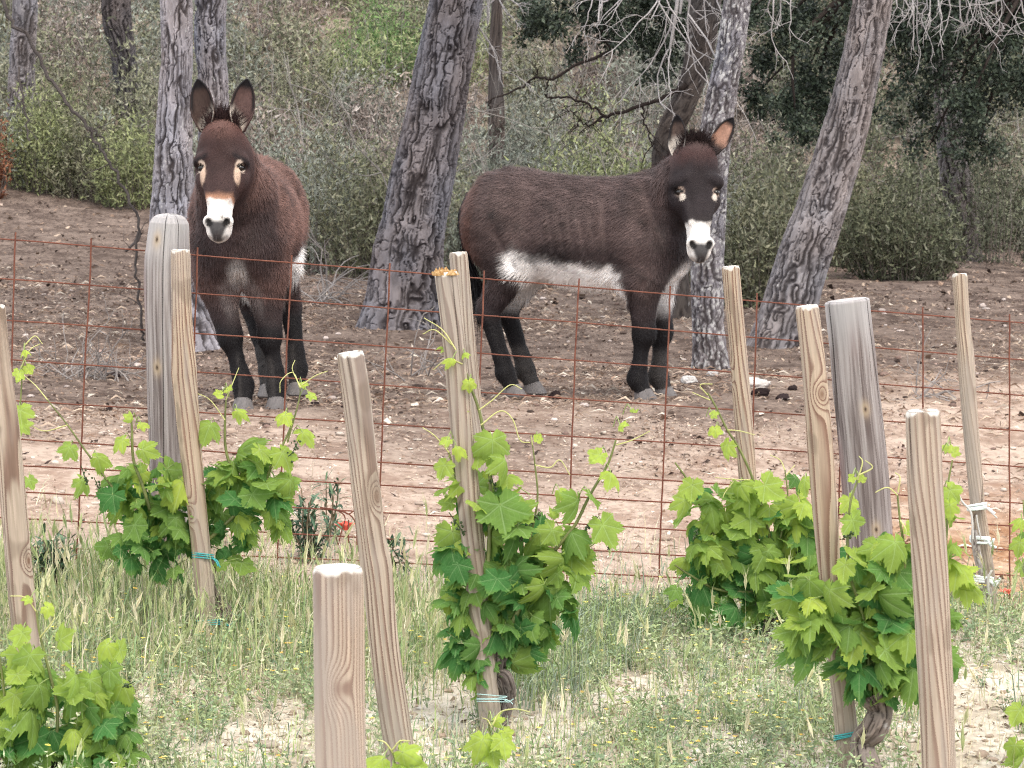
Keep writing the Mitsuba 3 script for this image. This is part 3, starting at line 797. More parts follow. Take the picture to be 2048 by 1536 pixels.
def donkey(key, P):
    g = np.random.default_rng(P['seed'])
    hp, hu, hw = (np.asarray(P[k], float) for k in ('poll', 'down', 'front'))
    hu = hu / np.linalg.norm(hu)
    hw = hw - hu * (hw @ hu)
    hw /= np.linalg.norm(hw)
    hv = np.cross(hw, hu)
    HS = P.get('head_scale', 1.0)
    hx = lambda u, v, w: hp + HS * (u * hu + v * hv + w * hw)
    allp = np.vstack([hx(-.1, 0, 0), hx(.72, 0, 0), hx(.3, .2, -.35), hx(.3, -.2, .1)])
    lo = np.minimum([-.85, -.36, .03], allp.min(0) - .06)
    hi = np.maximum([.8, .36, 1.36], allp.max(0) + .06)
    fd = Field(lo, hi, 0.0085)

    def torso(X, Y, Z):
        c, hh, w = (np.interp(X, TORSO[:, 0], TORSO[:, k]) for k in (1, 2, 3))
        zn = (Z - c) / hh
        ww = w * (1 - 0.16 * np.clip(zn, 0, 1) ** 2)
        q = (np.abs(Y / ww) ** 2.2 + np.abs(zn) ** 2.2) ** (1 / 2.2)
        return np.maximum((q - 1) * np.minimum(w, hh), np.maximum(X - .668, -.718 - X))
    fd.add(torso, (-.8, -.36, .5), (.78, .36, 1.4), .01)
    # haunch and shoulder masses
    for s in (1, -1):
        fd.ball((-.47, s * .115, .98), (.185, .115, .235), .08)
        fd.ball((.40, s * .125, .95), (.145, .092, .25), .09)
        fd.ball((.53, s * .085, .86), (.10, .085, .12), .08)
    # legs
    for leg in P['legs']:
        pts = [np.asarray(p, float) for p in leg['joints']]
        if leg['hind']:
            hip, stifle, hock, fet, toe = pts
            fd.bone(hip, stifle, .17, .128, .10, .8)
            fd.bone(stifle, hock, .120, .062, .06, .85)
            fd.ball(hock + [-.022, 0, .03], (.045, .042, .06), .04)
            fd.bone(hock, hock * .2 + fet * .8, .058, .042, .035)
        else:
            hip, stifle, hock, fet, toe = pts
            fd.bone(hip, stifle, .13, .108, .08, .85)
            fd.bone(stifle, hock, .104, .058, .06)
            fd.ball(hock + [.010, 0, 0], (.066, .062, .078), .03)
            fd.bone(hock, hock * .2 + fet * .8, .047, .039, .03)
        fd.bone(hock * .25 + fet * .75, fet, .041, .049, .03)
        fd.ball(fet + [-.012, 0, -.012], (.05, .046, .05), .03)
        fd.bone(fet, toe + [-.012, 0, .062], .044, .046, .03)
    # neck
    nk = P['neck']
    for a, b in zip(nk[:-1], nk[1:]):
        fd.bone(a[0], b[0], a[1], b[1], .10, 1.0)

    def head(X, Y, Z):
        q = [(X - hp[0]) / HS, (Y - hp[1]) / HS, (Z - hp[2]) / HS]
        U, V, W = (q[0] * e[0] + q[1] * e[1] + q[2] * e[2] for e in (hu, hv, hw))
        return head_field(U, V, W) * HS
    fd.add(head, allp.min(0) - .1, allp.max(0) + .1, .06)
    for s in (1, -1):
        fd.ball(hx(.205, s * .118, -.055), .036 * HS, .025)         # brow
        fd.bone(hx(.19, s * .07, -.02), hx(.215, s * .128, -.07), .026 * HS, .022 * HS, .03)
        fd.ball(hx(.31, s * .088, -.115), .055 * HS, .05)           # cheek
        fd.bone(hx(.30, s * .085, -.045), hx(.46, s * .055, -.02), .022 * HS, .018 * HS, .02)
        fd.ball(hx(.59, s * .048, -.028), .036 * HS, .02)           # nostril wing
        fd.ball(hx(P['eye_u'] - .003, s * .126, -.058), .024 * HS, .012, True)   # eye socket
        fd.ball(hx(.603, s * .049, .004), .0215 * HS, .010, True)
    fd.ball(hx(.655, 0, -.035), .045 * HS, .03)                      # upper lip
    fd.ball(hx(.645, 0, -.105), .038 * HS, .04)                      # chin
    V, F = surface_net(fd.F, fd.lo, fd.h)
    m = trimesh.Trimesh(V, F, process=False)
    trimesh.smoothing.filter_taubin(m, lamb=0.5, nu=0.53, iterations=4)
    V = np.array(m.vertices)
    V += np.array(m.vertex_normals) * (0.008 * (meshkit.fbm(V * 9 + P['seed'], 3) - .5) + relief(V) + .016 * (meshkit.fbm(V * np.array([4.5, 3, 3.2]) + P['seed'] * 2, 2) - .5) * sstep(.5, .7, V[:, 2]) * (np.abs(V[:, 0]) < .62))[:, None]
    N = np.array(trimesh.Trimesh(V, F, process=False).vertex_normals)

    def hcoord(p):
        q = (p - hp) / HS
        return q @ hu, q @ hv, q @ hw

    def colour(p, n):
        x, y, z = p.T
        n1 = meshkit.fbm(p * 5 + 3 * P['seed'], 4)
        n2 = meshkit.fbm(p * np.array([16, 16, 40]) + 9, 3)
        body, dark, black, white = (np.asarray(P[k]) for k in ('body', 'dark', 'black', 'white'))
        n3 = meshkit.fbm(p * np.array([4, 9, 14]) + [0, 0, 2.5] * p[:, :1] + 31, 3)
        c = body * (0.35 + 0.65 * n1 + 0.45 * n2 + .35 * n3)[:, None]
        mixin = lambda c, d, t: c * (1 - t[:, None]) + np.asarray(d) * t[:, None]
        low = sstep(.98, .78, z + .10 * (n1 - .5)) * sstep(-.65, -.3, x) * sstep(.5, .28, x)
        c = mixin(c, dark, .75 * low)                                                     # darker lower flank
        c = mixin(c, dark, .85 * sstep(.42, .62, x + .10 * (n1 - .5)) * sstep(1.25, 1.0, z))  # chest
        c = mixin(c, np.asarray(P['rust']), .7 * sstep(-.50, -.66, x + .1 * (n1 - .5)) * sstep(.55, .8, z))
        legs = sstep(.66, .50, z + .12 * (n1 - .5))
        c = mixin(c, dark, legs * .8)
        c = mixin(c, black, sstep(.52, .40, z + .08 * (n1 - .5)))
        # light patches: belly, inner thighs, between the forelegs
        zb = np.interp(x, [-.36, -.1, .32], P['belly'])
        bel = sstep(zb + .035, zb - .035, z + .07 * (n2 - .5) + .05 * (n1 - .5)) * sstep(-.41, -.34, x) * sstep(.36, .30, x) * sstep(.60, .64, z + .02)
        bel = bel * (1 - sstep(-.24, -.31, x) * sstep(.74, .69, z) * (np.abs(y) > .10))
        c = mixin(c, white, bel)
        inner = np.sign(y) * n[:, 1]
        fl = sstep(.05, -.35, inner) * sstep(.44, .56, z) * sstep(.80, .70, z) * np.where(x < 0, 1.0, P['armpit'][2])
        c = mixin(c, white * .75, .9 * fl * (np.abs(y) < .16))
        fx, fz, fa, fb = P['flank']
        flank = np.exp(-(((x + fx - .15 * (z - .8)) / fa) ** 2 + ((z - fz + .04 * (n2 - .5)) / fb) ** 2) ** 2)
        c = mixin(c, white, .9 * flank)
        arm = np.exp(-(((x - .60) / .16) ** 2 + ((z - .72) / .085) ** 2 + (y / P['armpit'][1]) ** 2) ** 2)
        c = mixin(c, white * .8, P['armpit'][0] * arm)
        hb = sstep(.3, .26, z) * sstep(.1, -.2, inner)
        c = mixin(c, np.array([.075, .068, .065]), .35 * hb)
        cross = np.exp(-((x - .345 - .06 * (1.2 - z)) / .028) ** 2) * sstep(.95, 1.1, z + .1 * (n1 - .5)) * sstep(1.3, 1.2, z - .3 * (np.abs(y) < .12))
        c = mixin(c, dark, .6 * cross)
        for bx_, bz_, br_ in P.get('tufts', []):
            c = mixin(c, black, .75 * np.exp(-(((x - bx_) / br_) ** 2 + ((z - bz_) / br_) ** 2)) * (y < 0))
        # head
        u, v, w = hcoord(p)
        hs = sstep(-.05, .06, u) * sstep(.075, .035, head_field(u, v, w)) * (u < .74) * (u > -.09)
        hs = hs * (1 - sstep(-.12, -.22, w) * sstep(.22, .08, u))
        hd = np.asarray(P['face'])
        hn = meshkit.fbm(np.stack([u, v, w], 1) * 22, 3)
        ch = hd * (0.65 + 0.7 * hn)[:, None]
        top = sstep(.16, .02, u + .05 * (hn - .5))
        ch = mixin(ch, np.asarray(P['poll_col']), top * .85)
        side = sstep(.075, .115, np.abs(v)) * sstep(.30, .45, u)
        rim = sstep(.44, .475, u - .05 * (np.abs(v) / .08) ** 2 + .02 * (hn - .5)) * sstep(.52, .47, u)
        ch = mixin(ch, np.asarray(P['rim']), P['rim_amt'] * sstep(.405, .455, u + .03 * (hn - .5)) * sstep(-.13, -.07, w))
        wh = sstep(.452, .478, u + .028 * (hn - .5) + .10 * (np.abs(v) - .03).clip(0)) * sstep(-.19, -.15, w + .03 * (hn - .5))
        ch = mixin(ch, [.70, .68, .655], wh)
        nose = sstep(.585, .615, u + .012 * (hn - .5)) * sstep(.012, -.006, np.abs(v) - .058 + .38 * (u - .605).clip(0) + .01 * (hn - .5)) * sstep(-.07, -.05, w)
        ch = mixin(ch, [.016, .014, .016], nose * .96)
        lip = sstep(.655, .668, u) * sstep(-.02, -.05, w)
        ch = mixin(ch, [.10, .09, .09], lip * .5)
        for s in (1, -1):
            bw = np.exp(-(((u - P['eye_u'] + .040 + .30 * (.115 - s * v)) / .016) ** 2)) * sstep(.055, .085, s * v) * sstep(-.14, -.10, w)
            ch = mixin(ch, black * 1.5, .9 * bw)
            e = ((u - P['eye_u']) / P['ring'][0]) ** 2 + ((v - s * .108) / P['ring'][1]) ** 2
            e2 = ((u - P['eye_u'] - P['ring'][2]) / P['ring'][3]) ** 2 + ((v - s * .096) / .018) ** 2
            ch = mixin(ch, np.asarray(P['ring_col']), (sstep(1.25, .7, e) * .95).clip(0, 1) * (w > -.16))
            ch = mixin(ch, np.asarray(P['tear_col']), sstep(1.3, .5, e2) * .9 * (w > -.16))
            e3 = ((u - P['eye_u'] + .005 - .25 * (.118 - s * v)) / .0135) ** 2 + ((v - s * .114) / .025) ** 2
            ch = mixin(ch, [.012, .010, .010], sstep(1.2, .8, e3))
            ns = np.sqrt(((u - .606) / 1.25) ** 2 + (v - s * (.050 - .25 * (u - .6))) ** 2)
            ch = mixin(ch, [.008, .007, .007], sstep(.026, .017, ns) * (w > -.06))
        ch = mixin(ch, black * 1.3, sstep(-.20, -.27, w) * sstep(.45, .3, u) * .8)
        return np.clip(mixin(c, 0, hs) + ch * hs[:, None], 0.002, .95)

    R = np.array([[math.cos(P['yaw']), -math.sin(P['yaw']), 0], [math.sin(P['yaw']), math.cos(P['yaw']), 0], [0, 0, 1.0]])
    W = lambda p: np.asarray(p) @ R.T * P['scale'] + P['pos']
    C = colour(V, N)
    put(key, (W(V), F), 'hide_material', True, color=C, label=P['label'], category='donkey')

    # ---- coat: short hairs that follow the lie of the fur
    tri = V[F]
    area = np.linalg.norm(np.cross(tri[:, 1] - tri[:, 0], tri[:, 2] - tri[:, 0]), axis=1)
    n = P.get('hairs', 90000)
    fi = g.choice(len(F), n, p=area / area.sum())
    bc = g.dirichlet([1, 1, 1], n)
    p = (tri[fi] * bc[:, :, None]).sum(1)
    nn = (N[F[fi]] * bc[:, :, None]).sum(1)
    nn /= np.linalg.norm(nn, axis=1, keepdims=True)
    x, y, z = p.T
    u, v, w = hcoord(p)
    onhead = (head_field(u, v, w) < .05) & (u > -.02) & (u < .74) & (w > -.30)
    flow = np.stack([-.8 + 0 * x, 0 * x, -.55 + 0 * x], 1)
    flow[z < .62] = [-.15, 0, -1]
    flow = np.where((sstep(.74, .66, z) * (np.abs(y) < .24) > .5)[:, None] & (z > .55)[:, None], np.array([-.25, 0, -1.0]), flow)
    flow = np.where((x > .5)[:, None], np.array([-.3, 0, -1.0]), flow)
    flow = np.where(onhead[:, None], hu * 0.9 + np.sign(v)[:, None] * hv * .3 - hw * .1, flow)
    flow = flow + (meshkit.fbm(p * 7, 2)[:, None] - .5) * np.array([.5, .8, .5]) + g.normal(0, .16, (n, 3))
    flow -= nn * (flow * nn).sum(1, keepdims=True)
    flow /= np.linalg.norm(flow, axis=1, keepdims=True) + 1e-9
    ln = np.full(n, .044)
    ln = np.where(z < .55, .02, ln)
    ln = np.where((z < .72) & (z > .56) & (np.abs(x) < .38), .075, ln)
    ln = np.where(onhead, .016, ln)
    ln = np.where(onhead & (u > .5), .006, ln) * g.uniform(.6, 1.3, n)
    lift = np.where(onhead, .22, .30) * g.uniform(.4, 1.4, n)
    lift = np.where(onhead & (u > .45), .12, lift)
    d = flow + nn * lift[:, None]
    side = np.cross(nn, flow) * (np.where(onhead, .0015, .0021) * g.uniform(.7, 1.3, n))[:, None]
    a = p - nn * .003
    tip = a + d * ln[:, None] + nn * .002
    hv_ = np.stack([a - side, a + side, tip], 1).reshape(-1, 3)
    lock = meshkit.fbm(p * np.array([13, 13, 30]) + [0, 0, 14] * p[:, :1], 3)
    cc = colour(p, nn) * (g.uniform(.80, 1.22, n) * (.28 + 1.44 * lock))[:, None]
    cc = np.repeat(cc, 3, 0)
    cc[2::3] *= np.where(z < .55, 1.02, 1.22)[:, None]
    put(f'{key}__coat', (W(hv_), np.arange(3 * n).reshape(-1, 3)), 'fur_material', False, color=np.clip(cc, 0, .95), kind='stuff')

    # ---- mane and forelock
    MV, MC = [], []

    def hairs(base, dirs, L, wd, col):
        base, dirs, L = np.asarray(base), np.asarray(dirs), np.asarray(L)
        sd = np.cross(dirs, g.normal(0, 1, dirs.shape))
        sd = sd / np.linalg.norm(sd, axis=1, keepdims=True) * wd
        MV.append(np.stack([base - sd, base + sd, base + dirs * L[:, None]], 1).reshape(-1, 3))
        MC.append(np.repeat(np.asarray(col) * g.uniform(.6, 1.5, len(base))[:, None], 3, 0))
    nm = 2600
    crest = spline([np.asarray(q[0]) + np.asarray(q[2]) * q[1] for q in nk], 60)
    k = g.integers(0, 59, nm)
    b = crest[k] + (crest[k + 1] - crest[k]) * g.random((nm, 1)) + g.normal(0, .013, (nm, 3))
    up = np.array([np.asarray(q[2], float) for q in nk])
    dirv = up[np.clip((k / 60 * len(nk)).astype(int), 0, len(nk) - 1)] + g.normal(0, .28, (nm, 3)) + np.array([-.15, 0, .25])
    dirv /= np.linalg.norm(dirv, axis=1, keepdims=True)
    hairs(b - dirv * .015, dirv, g.uniform(.03, .075, nm), .0022, P['mane'])
    nf = 2600
    uu, vv = g.normal(-.005, .03, nf), g.normal(0, .034, nf)
    b = np.array([hx(a_, b_, -.035 + -.25 * max(0., -a_)) for a_, b_ in zip(uu, vv)])
    dirv = -hu * .75 + hw * .35 + g.normal(0, .30, (nf, 3)) + (vv[:, None] / .05) * hv * .3
    dirv = np.where((g.random(nf) < .45)[:, None], hu * .8 + hw * .35 + g.normal(0, .25, (nf, 3)), dirv)
    dirv /= np.linalg.norm(dirv, axis=1, keepdims=True)
    hairs(b, dirv, g.uniform(.04, .105, nf), .0026, P['forelock'])
    MV, MC = np.vstack(MV), np.vstack(MC)
    put(f'{key}__mane', (W(MV), np.arange(len(MV)).reshape(-1, 3)), 'fur_material', False, color=np.clip(MC, 0, .9))

    # ---- ears
    for i, E in enumerate(P['ears']):
        L, wd = E.get('size', (.29, .062))
        ev, ef, et, es, inn = ear_mesh(L, wd, E.get('curl', .02))
        ez = np.asarray(E['up'], float)
        ez /= np.linalg.norm(ez)
        ey = np.asarray(E['open'], float)
        ey -= ez * (ey @ ez)
        ey /= np.linalg.norm(ey)
        ex = np.cross(ey, ez)
        pts = ev @ np.stack([ex, ey, ez]) + hx(*E['base'])
        nz = meshkit.fbm(ev * 45 + i * 7, 3)
        outc = np.asarray(P['ear_out']) * (.7 + .6 * nz)[:, None]
        inc = np.asarray(E['inside']) * (.6 + .8 * nz)[:, None]
        low = np.asarray(E.get('low', [.42, .36, .30])) * (.6 + .7 * nz)[:, None]
        t1 = sstep(E.get('low_to', .42) + .1, E.get('low_to', .42) - .12, et + .12 * es * E.get('skew', 0))[:, None]
        inc = inc * (1 - t1) + low * t1
        edge = sstep(.62, .9, np.abs(es) + .1 * (nz - .5))[:, None] * sstep(.28, .5, et)[:, None]
        inc = inc * (1 - edge) + np.array([.012, .010, .011]) * edge
        cc = np.where(inn[:, None] > .5, inc, outc)
        tp = sstep(.74, .88, et + .05 * (nz - .5))[:, None]
        cc = cc * (1 - tp) + np.array([.008, .007, .009]) * tp
        put(f'{key}__ear' + ('' if i == 0 else f'_{i:03d}'), (W(pts), ef), 'hide_material', True, color=np.clip(cc, .003, .9))
        # hair inside the ear
    # ---- eyes
    for i, s in enumerate((1, -1)):
        sp = trimesh.creation.icosphere(3, .0205 * HS)
        q = sp.vertices * [1, 1, 1]
        put(f'{key}__eye' + ('' if i == 0 else f'_{i:03d}'), (W(q + hx(P['eye_u'] - .002, s * .108, -.060)), sp.faces), 'eye_material', True)
    # ---- hooves
    for i, leg in enumerate(P['legs']):
        hv2, hf = hoof_mesh()
        toe = np.asarray(leg['joints'][-1], float)
        ca, sa = math.cos(leg.get('turn', 0)), math.sin(leg.get('turn', 0))
        q = hv2 @ np.array([[ca, sa, 0], [-sa, ca, 0], [0, 0, 1]]) + [toe[0], toe[1], toe[2]]
        hc = np.tile(np.asarray(P['hoof']), (len(q), 1)) * (.6 + .8 * meshkit.fbm(hv2 * np.array([60, 60, 15]) + i, 3))[:, None]
        put(f'{key}__hoof' + ('' if i == 0 else f'_{i:03d}'), (W(q), hf), 'hide_material', 40 if False else True, color=hc)
    # ---- tail
    tl = spline(P['tail'], 24)
    tv, tf = tubes([(tl, np.interp(np.linspace(0, 1, 24), [0, .1, .6, 1], [.035, .032, .022, .012]))], 10)
    nt = 2500
    k = (g.random(nt) ** .6 * 22).astype(int)
    b = tl[k] + g.normal(0, .012, (nt, 3))
    dv = (tl[k + 1] - tl[k]) / np.linalg.norm(tl[k + 1] - tl[k], axis=1, keepdims=True) + g.normal(0, .16, (nt, 3))
    sd = g.normal(0, .0022, (nt, 3))
    hh = np.stack([b - sd, b + sd, b + dv * (np.interp(k, [0, 12, 22], [.03, .07, .22]) * g.uniform(.6, 1.2, nt))[:, None]], 1).reshape(-1, 3)
    tv2 = np.vstack([tv, hh])
    tf2 = np.vstack([tf, len(tv) + np.arange(3 * nt).reshape(-1, 3)])
    put(f'{key}__tail', (W(tv2), tf2), 'fur_material', True, color=np.tile(np.asarray(P['black']) * 1.2, (len(tv2), 1)))


COMMON = dict(body=(.088, .047, .042), dark=(.022, .016, .018), black=(.0062, .0052, .0064), belly=(.825, .79, .74), white=(.76, .74, .73), rust=(.115, .055, .042), hoof=(.15, .14, .14), mane=(.05, .028, .026))


def legs_of(fl, fr, hl, hr):
    """Front and hind legs from small shifts of each hoof (forward, sideways)."""
    out = []
    for s, (dx, dy) in ((1, fl), (-1, fr)):
        out.append(dict(hind=False, joints=[(.44, s * .135, .88), (.425 + .1 * dx, s * .13, .70), (.44 + .5 * dx, s * (.112 + .5 * dy), .385), (.435 + dx, s * (.105 + dy), .135), (.475 + dx, s * (.105 + dy), 0)]))
    for s, (dx, dy) in ((1, hl), (-1, hr)):
        out.append(dict(hind=True, joints=[(-.45, s * .125, 1.0), (-.36, s * .14, .78), (-.535 + .4 * dx, s * (.125 + .5 * dy), .475), (-.455 + dx, s * (.115 + dy), .145), (-.405 + dx, s * (.115 + dy), 0)]))
    return out
rad = math.radians
# The donkey on the right stands side on and turns its head to the camera: its own forward is world x, a little towards the camera.
YAW_R = rad(-22)
def to_local(yaw, v):
    c, s = math.cos(yaw), math.sin(yaw)
    return np.array([c * v[0] + s * v[1], -s * v[0] + c * v[1], v[2]])
fr = to_local(YAW_R, (.10, -.97, .32)); dn = to_local(YAW_R, (.02, -.30, -.95))
POS_R = at(1163, 795, 16.5)
donkey('donkey_001', dict(COMMON, seed=5, yaw=YAW_R, scale=1.0, pos=POS_R, label='dark brown donkey standing side-on with head turned, between the two leaning trunks', hairs=95000,
    poll=(.755, -.20, 1.435), down=dn, front=fr, head_scale=.93, tufts=[(-.42, 1.05, .03), (-.38, .98, .035), (-.10, .86, .05), (-.02, .83, .06), (-.2, .80, .05)],
    neck=[((.38, 0, 1.04), .195, (-.3, 0, .95)), ((.54, -.03, 1.14), .155, (-.4, 0, .9)), ((.66, -.12, 1.25), .135, (-.5, .2, .85)), ((.73, -.15, 1.36), .105, (-.4, .3, .8))],
    legs=legs_of((.0, -.02), (-.06, -.01), (.07, -.01), (.03, -.01)),
    ears=[dict(base=(.025, .088, -.075), up=to_local(YAW_R, (.50, .15, .80)), open=to_local(YAW_R, (.15, -.95, .1)), inside=(.34, .20, .15), low=(.04, .03, .03), low_to=.3, size=(.235, .050)),
          dict(base=(.06, -.09, -.09), up=to_local(YAW_R, (-.04, .10, .97)), open=to_local(YAW_R, (-.55, -.82, 0)), inside=(.10, .07, .06), low=(.50, .46, .42), low_to=.5, size=(.25, .055))],
    tail=[(-.68, 0, 1.15), (-.735, 0, 1.02), (-.715, 0, .85), (-.66, 0, .65), (-.63, 0, .52)],
    eye_u=.272, flank=(.325, .785, .036, .075), armpit=(1.0, .11, 1.0), body=(.068, .047, .045), face=(.020, .015, .017), poll_col=(.055, .026, .024), rim=(.03, .025, .025), rim_amt=.4, ring=(.026, .024, .036, .020), ring_col=(.30, .23, .19), tear_col=(.62, .56, .49),
    ear_out=(.016, .011, .011), forelock=(.022, .014, .014)))
YAW_L = rad(-90.5)
fr = to_local(YAW_L, (-.02, -.90, .43)); dn = to_local(YAW_L, (.0, -.43, -.90))
POS_L = at(498.5, 803, 16.3)
donkey('donkey', dict(COMMON, seed=2, yaw=YAW_L, scale=1.05, pos=POS_L, label='reddish brown donkey facing the camera with both ears up, beside the grey double trunk', hairs=95000,
    poll=(.80, -.05, 1.488), down=dn, front=fr, head_scale=.90,
    neck=[((.38, 0, 1.03), .21, (-.3, 0, .95)), ((.56, -.015, 1.15), .165, (-.4, 0, .9)), ((.70, -.04, 1.29), .128, (-.5, .0, .85)), ((.78, -.05, 1.40), .10, (-.4, 0, .8))],
    legs=legs_of((.02, .085), (.06, -.125), (.02, .11), (.12, -.19)),
    ears=[dict(base=(.015, -.085, -.075), up=to_local(YAW_L, (-.17, .1, .97)), open=to_local(YAW_L, (-.15, -.98, .1)), inside=(.055, .035, .03), low=(.52, .46, .40), size=(.268, .060), low_to=.30, skew=2),
          dict(base=(.015, .085, -.075), up=to_local(YAW_L, (.17, .1, .97)), open=to_local(YAW_L, (.15, -.98, .1)), inside=(.10, .06, .055), low=(.55, .49, .43), size=(.268, .060), low_to=.30, skew=-2)][::-1],
    tail=[(-.68, 0, 1.15), (-.735, 0, 1.02), (-.715, 0, .85), (-.66, 0, .65), (-.63, 0, .52)],
    body=(.124, .070, .059), eye_u=.252, flank=(.33, .735, .085, .095), armpit=(.55, .05, .1), face=(.040, .022, .021), poll_col=(.075, .034, .028), rim=(.36, .19, .12), rim_amt=.85, ring=(.030, .024, .050, .060), ring_col=(.60, .49, .41), tear_col=(.52, .38, .29),
    ear_out=(.04, .022, .02), forelock=(.03, .016, .016)))
# ---------------------------------------------------------------- stakes, fence
def wood(p, n, uv):
    """Weathered softwood: growth rings cut by the rounded face, knots, checks. uv.x runs round in metres, uv.y up in metres; whole tens in uv.y tell the pieces apart."""
    piece = dr.floor(uv.y / 10 + .5)
    v = uv.y - 10 * piece                          # metres from the top end (negative below it)
    u = uv.x
    o = piece * 7.31
    f = mikit.noise(u * 13 + o, v * .9 + o, 1.0) * 1.9 + mikit.noise(u * 30 + o, v * 2.2 + o, 2.0) * 0.5 + mikit.noise(u * 80, v * 7, 3.0) * .10 + u * (15 + 12 * mikit.cell_rand(piece, 3))
    # knots: rings pull round them
    kx, ky = u / .09 + o, v / .34 + o * 1.3
    cx, cy = dr.floor(kx), dr.floor(ky)
    ku, kv = (kx - cx - .25 - .5 * mikit.cell_rand(cx, cy, 5)) * .09, (ky - cy - .25 - .5 * mikit.cell_rand(cx, cy, 6)) * .34
    has = dr.select(mikit.cell_rand(cx, cy, 7) > .80, 1.0, 0.0)
    kd = dr.sqrt(dr.square(ku) + dr.square(kv * .6))
    knot = dr.exp(-dr.square(kd / .009)) * has
    f = f + .9 * dr.exp(-dr.square(kd / .020)) * has
    ring = f * 3.9
    t = ring - dr.floor(ring)
    late = mikit.smoothstep(.38, .84, t) * mikit.smoothstep(1.0, .90, t)
    grain = mikit.fbm(u * 300, v * 9, o, octaves=2)
    age = mikit.cell_rand(piece, 11)
    early = mikit.mix((0.42, 0.325, 0.24), (0.37, 0.31, 0.255), age)
    dark = mikit.mix((0.165, 0.078, 0.052), (0.15, 0.095, 0.072), age)
    c = mikit.mix(early, dark, late * (.65 + .35 * mikit.noise(u * 14, v * 3, o)))
    c = c * (.72 + .56 * grain)
    c = mikit.mix(c, (.17, .095, .06), knot * .85)
    grey = mikit.smoothstep(.45, .75, mikit.fbm(u * 12 + o, v * 2.2, 8.0, octaves=3))
    c = mikit.mix(c, (.35, .315, .29), grey * .38)
    c = mikit.mix(c, (.36, .33, .28), mikit.smoothstep(-.75, -1.15, v) * .5)
    check = mikit.smoothstep(.014, .0, dr.abs(mikit.noise(u * 11 + o, v * .8, 9.0) - .5)) * mikit.smoothstep(.58, .68, mikit.noise(u * 5 + o, v * 2.2, 4.0))
    c = mikit.mix(c, (.05, .03, .02), check * .8)
    tip = mikit.smoothstep(-.011, -.004, v + .026 * (mikit.fbm(u * 75, v * 14, o, octaves=2) - .62))
    c = mikit.mix(c, (.30, .26, .23), mikit.smoothstep(.55, .8, mikit.fbm(u * 40 + o, v * 6, 6.0, octaves=3)) * .5)
    c = mikit.mix(c, (.16, .12, .09), mikit.smoothstep(.62, .74, mikit.fbm(u * 24 + o, v * 9, 16.0, octaves=3)) * .45)
    return mikit.mix(c, (.66, .64, .60), tip * .85)


def wood_bump(p, n, uv):
    piece = dr.floor(uv.y / 10 + .5)
    v = uv.y - 10 * piece
    o = piece * 7.31
    check = mikit.smoothstep(.022, .0, dr.abs(mikit.noise(uv.x * 11 + o, v * .8, 9.0) - .5)) * mikit.smoothstep(.5, .62, mikit.noise(uv.x * 5 + o, v * 2.2, 4.0))
    return mikit.fbm(uv.x * 240, v * 8, o, octaves=3) - 1.6 * check


def grey_wood(p, n, uv):
    piece = dr.floor(uv.y / 10 + .5)
    v = uv.y - 10 * piece
    u, o = uv.x, piece * 5.7
    g1 = mikit.fbm(u * 150 + o, v * 4.5, o, octaves=4)
    g2 = mikit.fbm(u * 26 + o, v * 1.1, 2.0 + o, octaves=3)
    c = mikit.mix((.115, .090, .086), (.355, .325, .32), mikit.smoothstep(.32, .68, .62 * g1 + .38 * g2))
    c = mikit.mix(c, (.40, .39, .395), mikit.smoothstep(-.22, -.02, v + .12 * (g2 - .5)) * .7)
    c = mikit.mix(c, (.21, .13, .125), mikit.smoothstep(.58, .8, mikit.fbm(u * 9, v * 2.4 + o, 5.0, octaves=2)) * .5)
    check = mikit.smoothstep(.016, .0, dr.abs(mikit.noise(u * 14 + o, v * .7, 9.0) - .5))
    c = mikit.mix(c, (.04, .028, .026), check * .75)
    ku, kv = u / .17 + o, v / .43 + o
    cx, cy = dr.floor(ku), dr.floor(kv)
    kd = dr.sqrt(dr.square((ku - cx - .5) * .17) + dr.square((kv - cy - .5) * .43 * .6))
    c = mikit.mix(c, (.46, .36, .25), dr.exp(-dr.square(kd / .017)) * .8)
    return mikit.mix(c, (.05, .03, .02), dr.exp(-dr.square(kd / .006)))


def grey_bump(p, n, uv):
    piece = dr.floor(uv.y / 10 + .5)
    v = uv.y - 10 * piece
    o = piece * 5.7
    return mikit.fbm(uv.x * 130 + o, v * 3.0, o, octaves=3) - 2 * mikit.smoothstep(.02, .0, dr.abs(mikit.noise(uv.x * 14 + o, v * .7, 9.0) - .5))


scene['stake_wood'] = {'type': 'bumpmap', 'tex': mikit.proc(wood_bump, 1e-3), 'scale': .0022, 'bsdf': {'type': 'principled', 'base_color': mikit.proc(wood), 'roughness': .72, 'specular': .25}}
scene['grey_post_wood'] = {'type': 'bumpmap', 'tex': mikit.proc(grey_bump, 1e-3), 'scale': .004, 'bsdf': {'type': 'principled', 'base_color': mikit.proc(grey_wood), 'roughness': .8, 'specular': .2}}
scene['fresh_wood'] = {'type': 'diffuse', 'reflectance': mikit.proc(lambda p, n, uv: mikit.mix((.30, .16, .06), (.54, .38, .20), mikit.smoothstep(.3, .7, mikit.fbm(p.x * 160, p.y * 160, p.z * 90))))}


